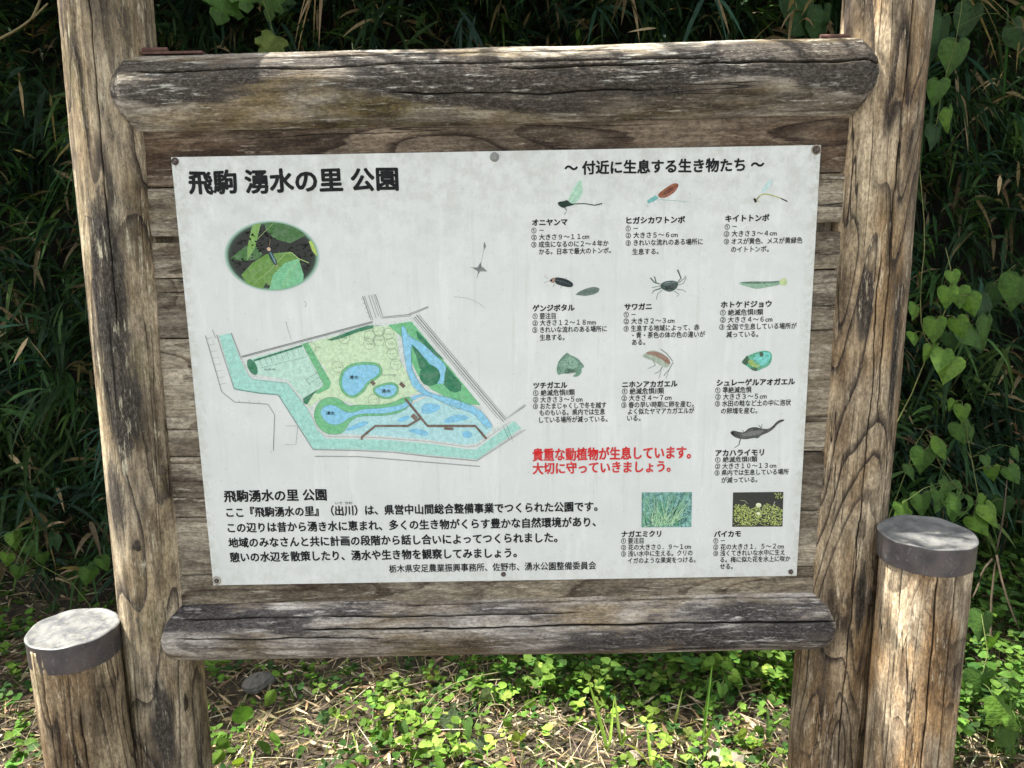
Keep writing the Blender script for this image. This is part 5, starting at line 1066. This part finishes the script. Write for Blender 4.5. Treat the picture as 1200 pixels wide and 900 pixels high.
# grass tufts
def tuft(base, label, bl_, col):
    e = empty('grass_tuft', base, label, 'grass')
    for tip, sag, w in bl_:
        a = Vector(base)+Vector((random.uniform(-.008, .008), random.uniform(-.008, .008), 0)); b = Vector(tip); L = (b-a).length
        pts = [a.lerp(b, s)+Vector((0, 0, 1))*sag*L*4*s*(1-s) for s in [i/9 for i in range(10)]]
        V = []; F = []; sd = (b-a).cross(Vector((.2, 1, .1))).normalized() if abs((b-a).normalized().y) < .9 else Vector((1, 0, 0))
        for i, p in enumerate(pts):
            ww_ = w*.68*((1-i/9.)**.6*min(1, .6+i/5)+.02); nn = Vector((0, -.35, .1))*ww_
            V += [p-sd*ww_+nn-e.location, p-e.location, p+sd*ww_+nn-e.location]
        for i in range(9):
            k = i*3; F += [(k, k+1, k+4, k+3), (k+1, k+2, k+5, k+4)]
        me = mesh('blade', V, F, True); me.materials.append(M_LEAF); tint(me, tuple(c*random.uniform(.85, 1.15) for c in col)); link('blade', me, None, e)
tuft((0.296,0.645,0.000), 'three tall upright grass blades in the sun, right of the wilted vine', [((0.238,0.701,0.220), .03, .011), ((0.279,0.639,0.020), .35, .009), ((0.331,0.751,0.120), .0, .008)], (.20, .31, .06))
tuft((0.341,0.664,0.000), 'short grass tuft with one arched blade beside the tallest blades', [((0.326,0.720,0.150), .02, .009), ((0.398,0.565,0.030), .42, .009), ((0.357,0.684,0.060), 0, .008)], (.22, .33, .06))
tuft((0.416,0.577,0.000), 'bent yellow green grass tuft at the bottom edge', [((0.413,0.627,0.100), .02, .010), ((0.441,0.522,0.020), .5, .012), ((0.342,0.636,0.030), .2, .009)], (.26, .36, .07))
tuft((0.609,0.686,0.000), 'tall grass tuft with long blades reaching up to the beam', [((0.630,0.705,0.260), .02, .009), ((0.634,0.565,0.020), .55, .012), ((0.631,0.736,0.140), .25, .007), ((0.581,0.587,0.010), .1, .012), ((0.632,0.663,0.100), .05, .008)], (.19, .30, .06))
tuft((0.527,0.743,0.000), 'small thin grass sprout between the tufts', [((0.559,0.787,0.120), .02, .006), ((0.540,0.738,0.080), .1, .006)], (.20, .30, .08))
tuft((0.801,0.666,0.000), 'thick pale green grass shoot beside the right post', [((0.798,0.681,0.120), .0, .014), ((0.865,0.636,0.100), .3, .006)], (.14, .24, .07))
# stones
def stone(base, s, label, col, seed):
    r = np.random.default_rng(seed); V = []; F = []; n = 14; m = 8
    for i in range(m+1):
        a = -PI/2+PI*i/m
        for j in range(n):
            b = 2*PI*j/n; q_ = 1+.16*math.sin(2*b+seed)+.12*math.sin(3*b+a*2)+r.uniform(-.06, .06)
            V.append((s[0]*math.cos(a)*math.cos(b)*q_, s[1]*math.cos(a)*math.sin(b)*q_, s[2]*math.sin(a)*(1+.1*math.sin(b*2+seed))))
    for i in range(m):
        for j in range(n): F.append((i*n+j, i*n+(j+1) % n, (i+1)*n+(j+1) % n, (i+1)*n+j))
    t = NT('stone'); o = t.obj(); n1 = t.noise(o, 70, 6, .75); t.put(t.b.inputs[0], t.mix(n1, tuple(c*.6 for c in col), tuple(c*1.25 for c in col))); t.b.inputs['Roughness'].default_value = .9; t.bump(n1, .7, .006)
    o = link('stone', mesh('stone', V, F), t.m, None, (base[0], base[1], s[2]*.45)); tag(o, label, 'stone')
stone((0.652,0.591,0.000), (.05, .036, .022), 'pale sunlit stone at the foot of the grass by the right post', (.32, .28, .21), 3)
stone((-0.919,1.023,0.000), (.06, .05, .030), 'grey shaded stone half buried near the left post', (.14, .135, .12), 6)
stone((0.379,0.620,0.000), (.022, .02, .010), 'small pale pebble among the grass tufts', (.28, .24, .18), 8)
# dead stems and straw that stand out
def deadstem(base, segs, r, label, cat='stick', col=(.11, .085, .06), name='dead_stem'):
    e = empty(name, base, label, cat)
    for s in segs: stemobj(s, r, e, col, 'branch')
    return e
deadstem((1.45, .9, 0), [[(1.45, .9, 0), (1.621,0.850,0.017), (1.613,0.900,0.301), (1.645,0.950,0.493), (1.692,1.000,0.610), (1.724,1.050,0.730)], [(1.635,0.950,0.477), (1.594,0.930,0.447), (1.574,0.920,0.384), (1.563,0.920,0.354)], [(1.648,0.950,0.492), (1.649,0.900,0.393), (1.705,0.880,0.248)]], .0045, 'bare brown upright stem with side twigs right of the bollard')
deadstem((-2.5, 1.5, 0), [[(-2.5, 1.5, 0), (-2.45, 1.42, 1.1), (-1.809,1.250,2.201), (-1.651,1.200,2.253), (-1.591,1.200,2.278), (-1.530,1.200,2.316), (-1.479,1.200,2.357)], [(-1.536,1.200,2.311), (-1.514,1.200,2.347), (-1.492,1.200,2.388)]], .0055, 'olive brown branch crossing the top left corner', 'branch', (.20, .17, .09), 'bare_branch')
for i, (a, b, lab) in enumerate([((-1.638,1.250,2.138), (-1.619,1.220,2.011), 'dry tan leaf hanging in the dark thicket at the top left'), ((-1.761,1.300,1.251), (-1.797,1.250,1.165), 'dry pale leaf in the thicket, left of the post, pointing left'),
                                 ((-1.759,1.300,1.242), (-1.659,1.250,1.146), 'dry pale leaf in the thicket, left of the post, pointing right'), ((0.572,1.500,2.325), (0.455,1.450,2.305), 'straw coloured leaf above the middle of the top beam'),
                                 ((1.755,1.300,1.765), (1.756,1.300,1.697), 'brown hanging dry leaf at the right edge')]):
    a = Vector(a); b = Vector(b); v_, t_, q_, c_ = blades(np.array([[0, 0, 0.]]), np.array([b-a]), np.array([(b-a).length]), np.array([.014]), np.array([.05]), np.array([.8]), np.array([[.42, .32, .19]]))
    o = link('dry_leaf', npmesh('dry_leaf', v_, [t_, q_], c_), M_DRY, None, a); tag(o, lab, 'leaf')
# alike things share a group
for o in COL.objects:
    if o.parent is None and 'category' in o.keys():
        g_ = {'log_bollard': 'capped log bollards flanking the board', 'heart_leaf_vine': 'heart leaved vines right of the board', 'grass_tuft': 'grass tufts in the gap under the board',
              'stone': 'stones on the soil behind the board', 'dry_leaf': 'single dry leaves standing out in the thicket'}.get(o.name.split('.')[0])
        if g_: o['group'] = g_
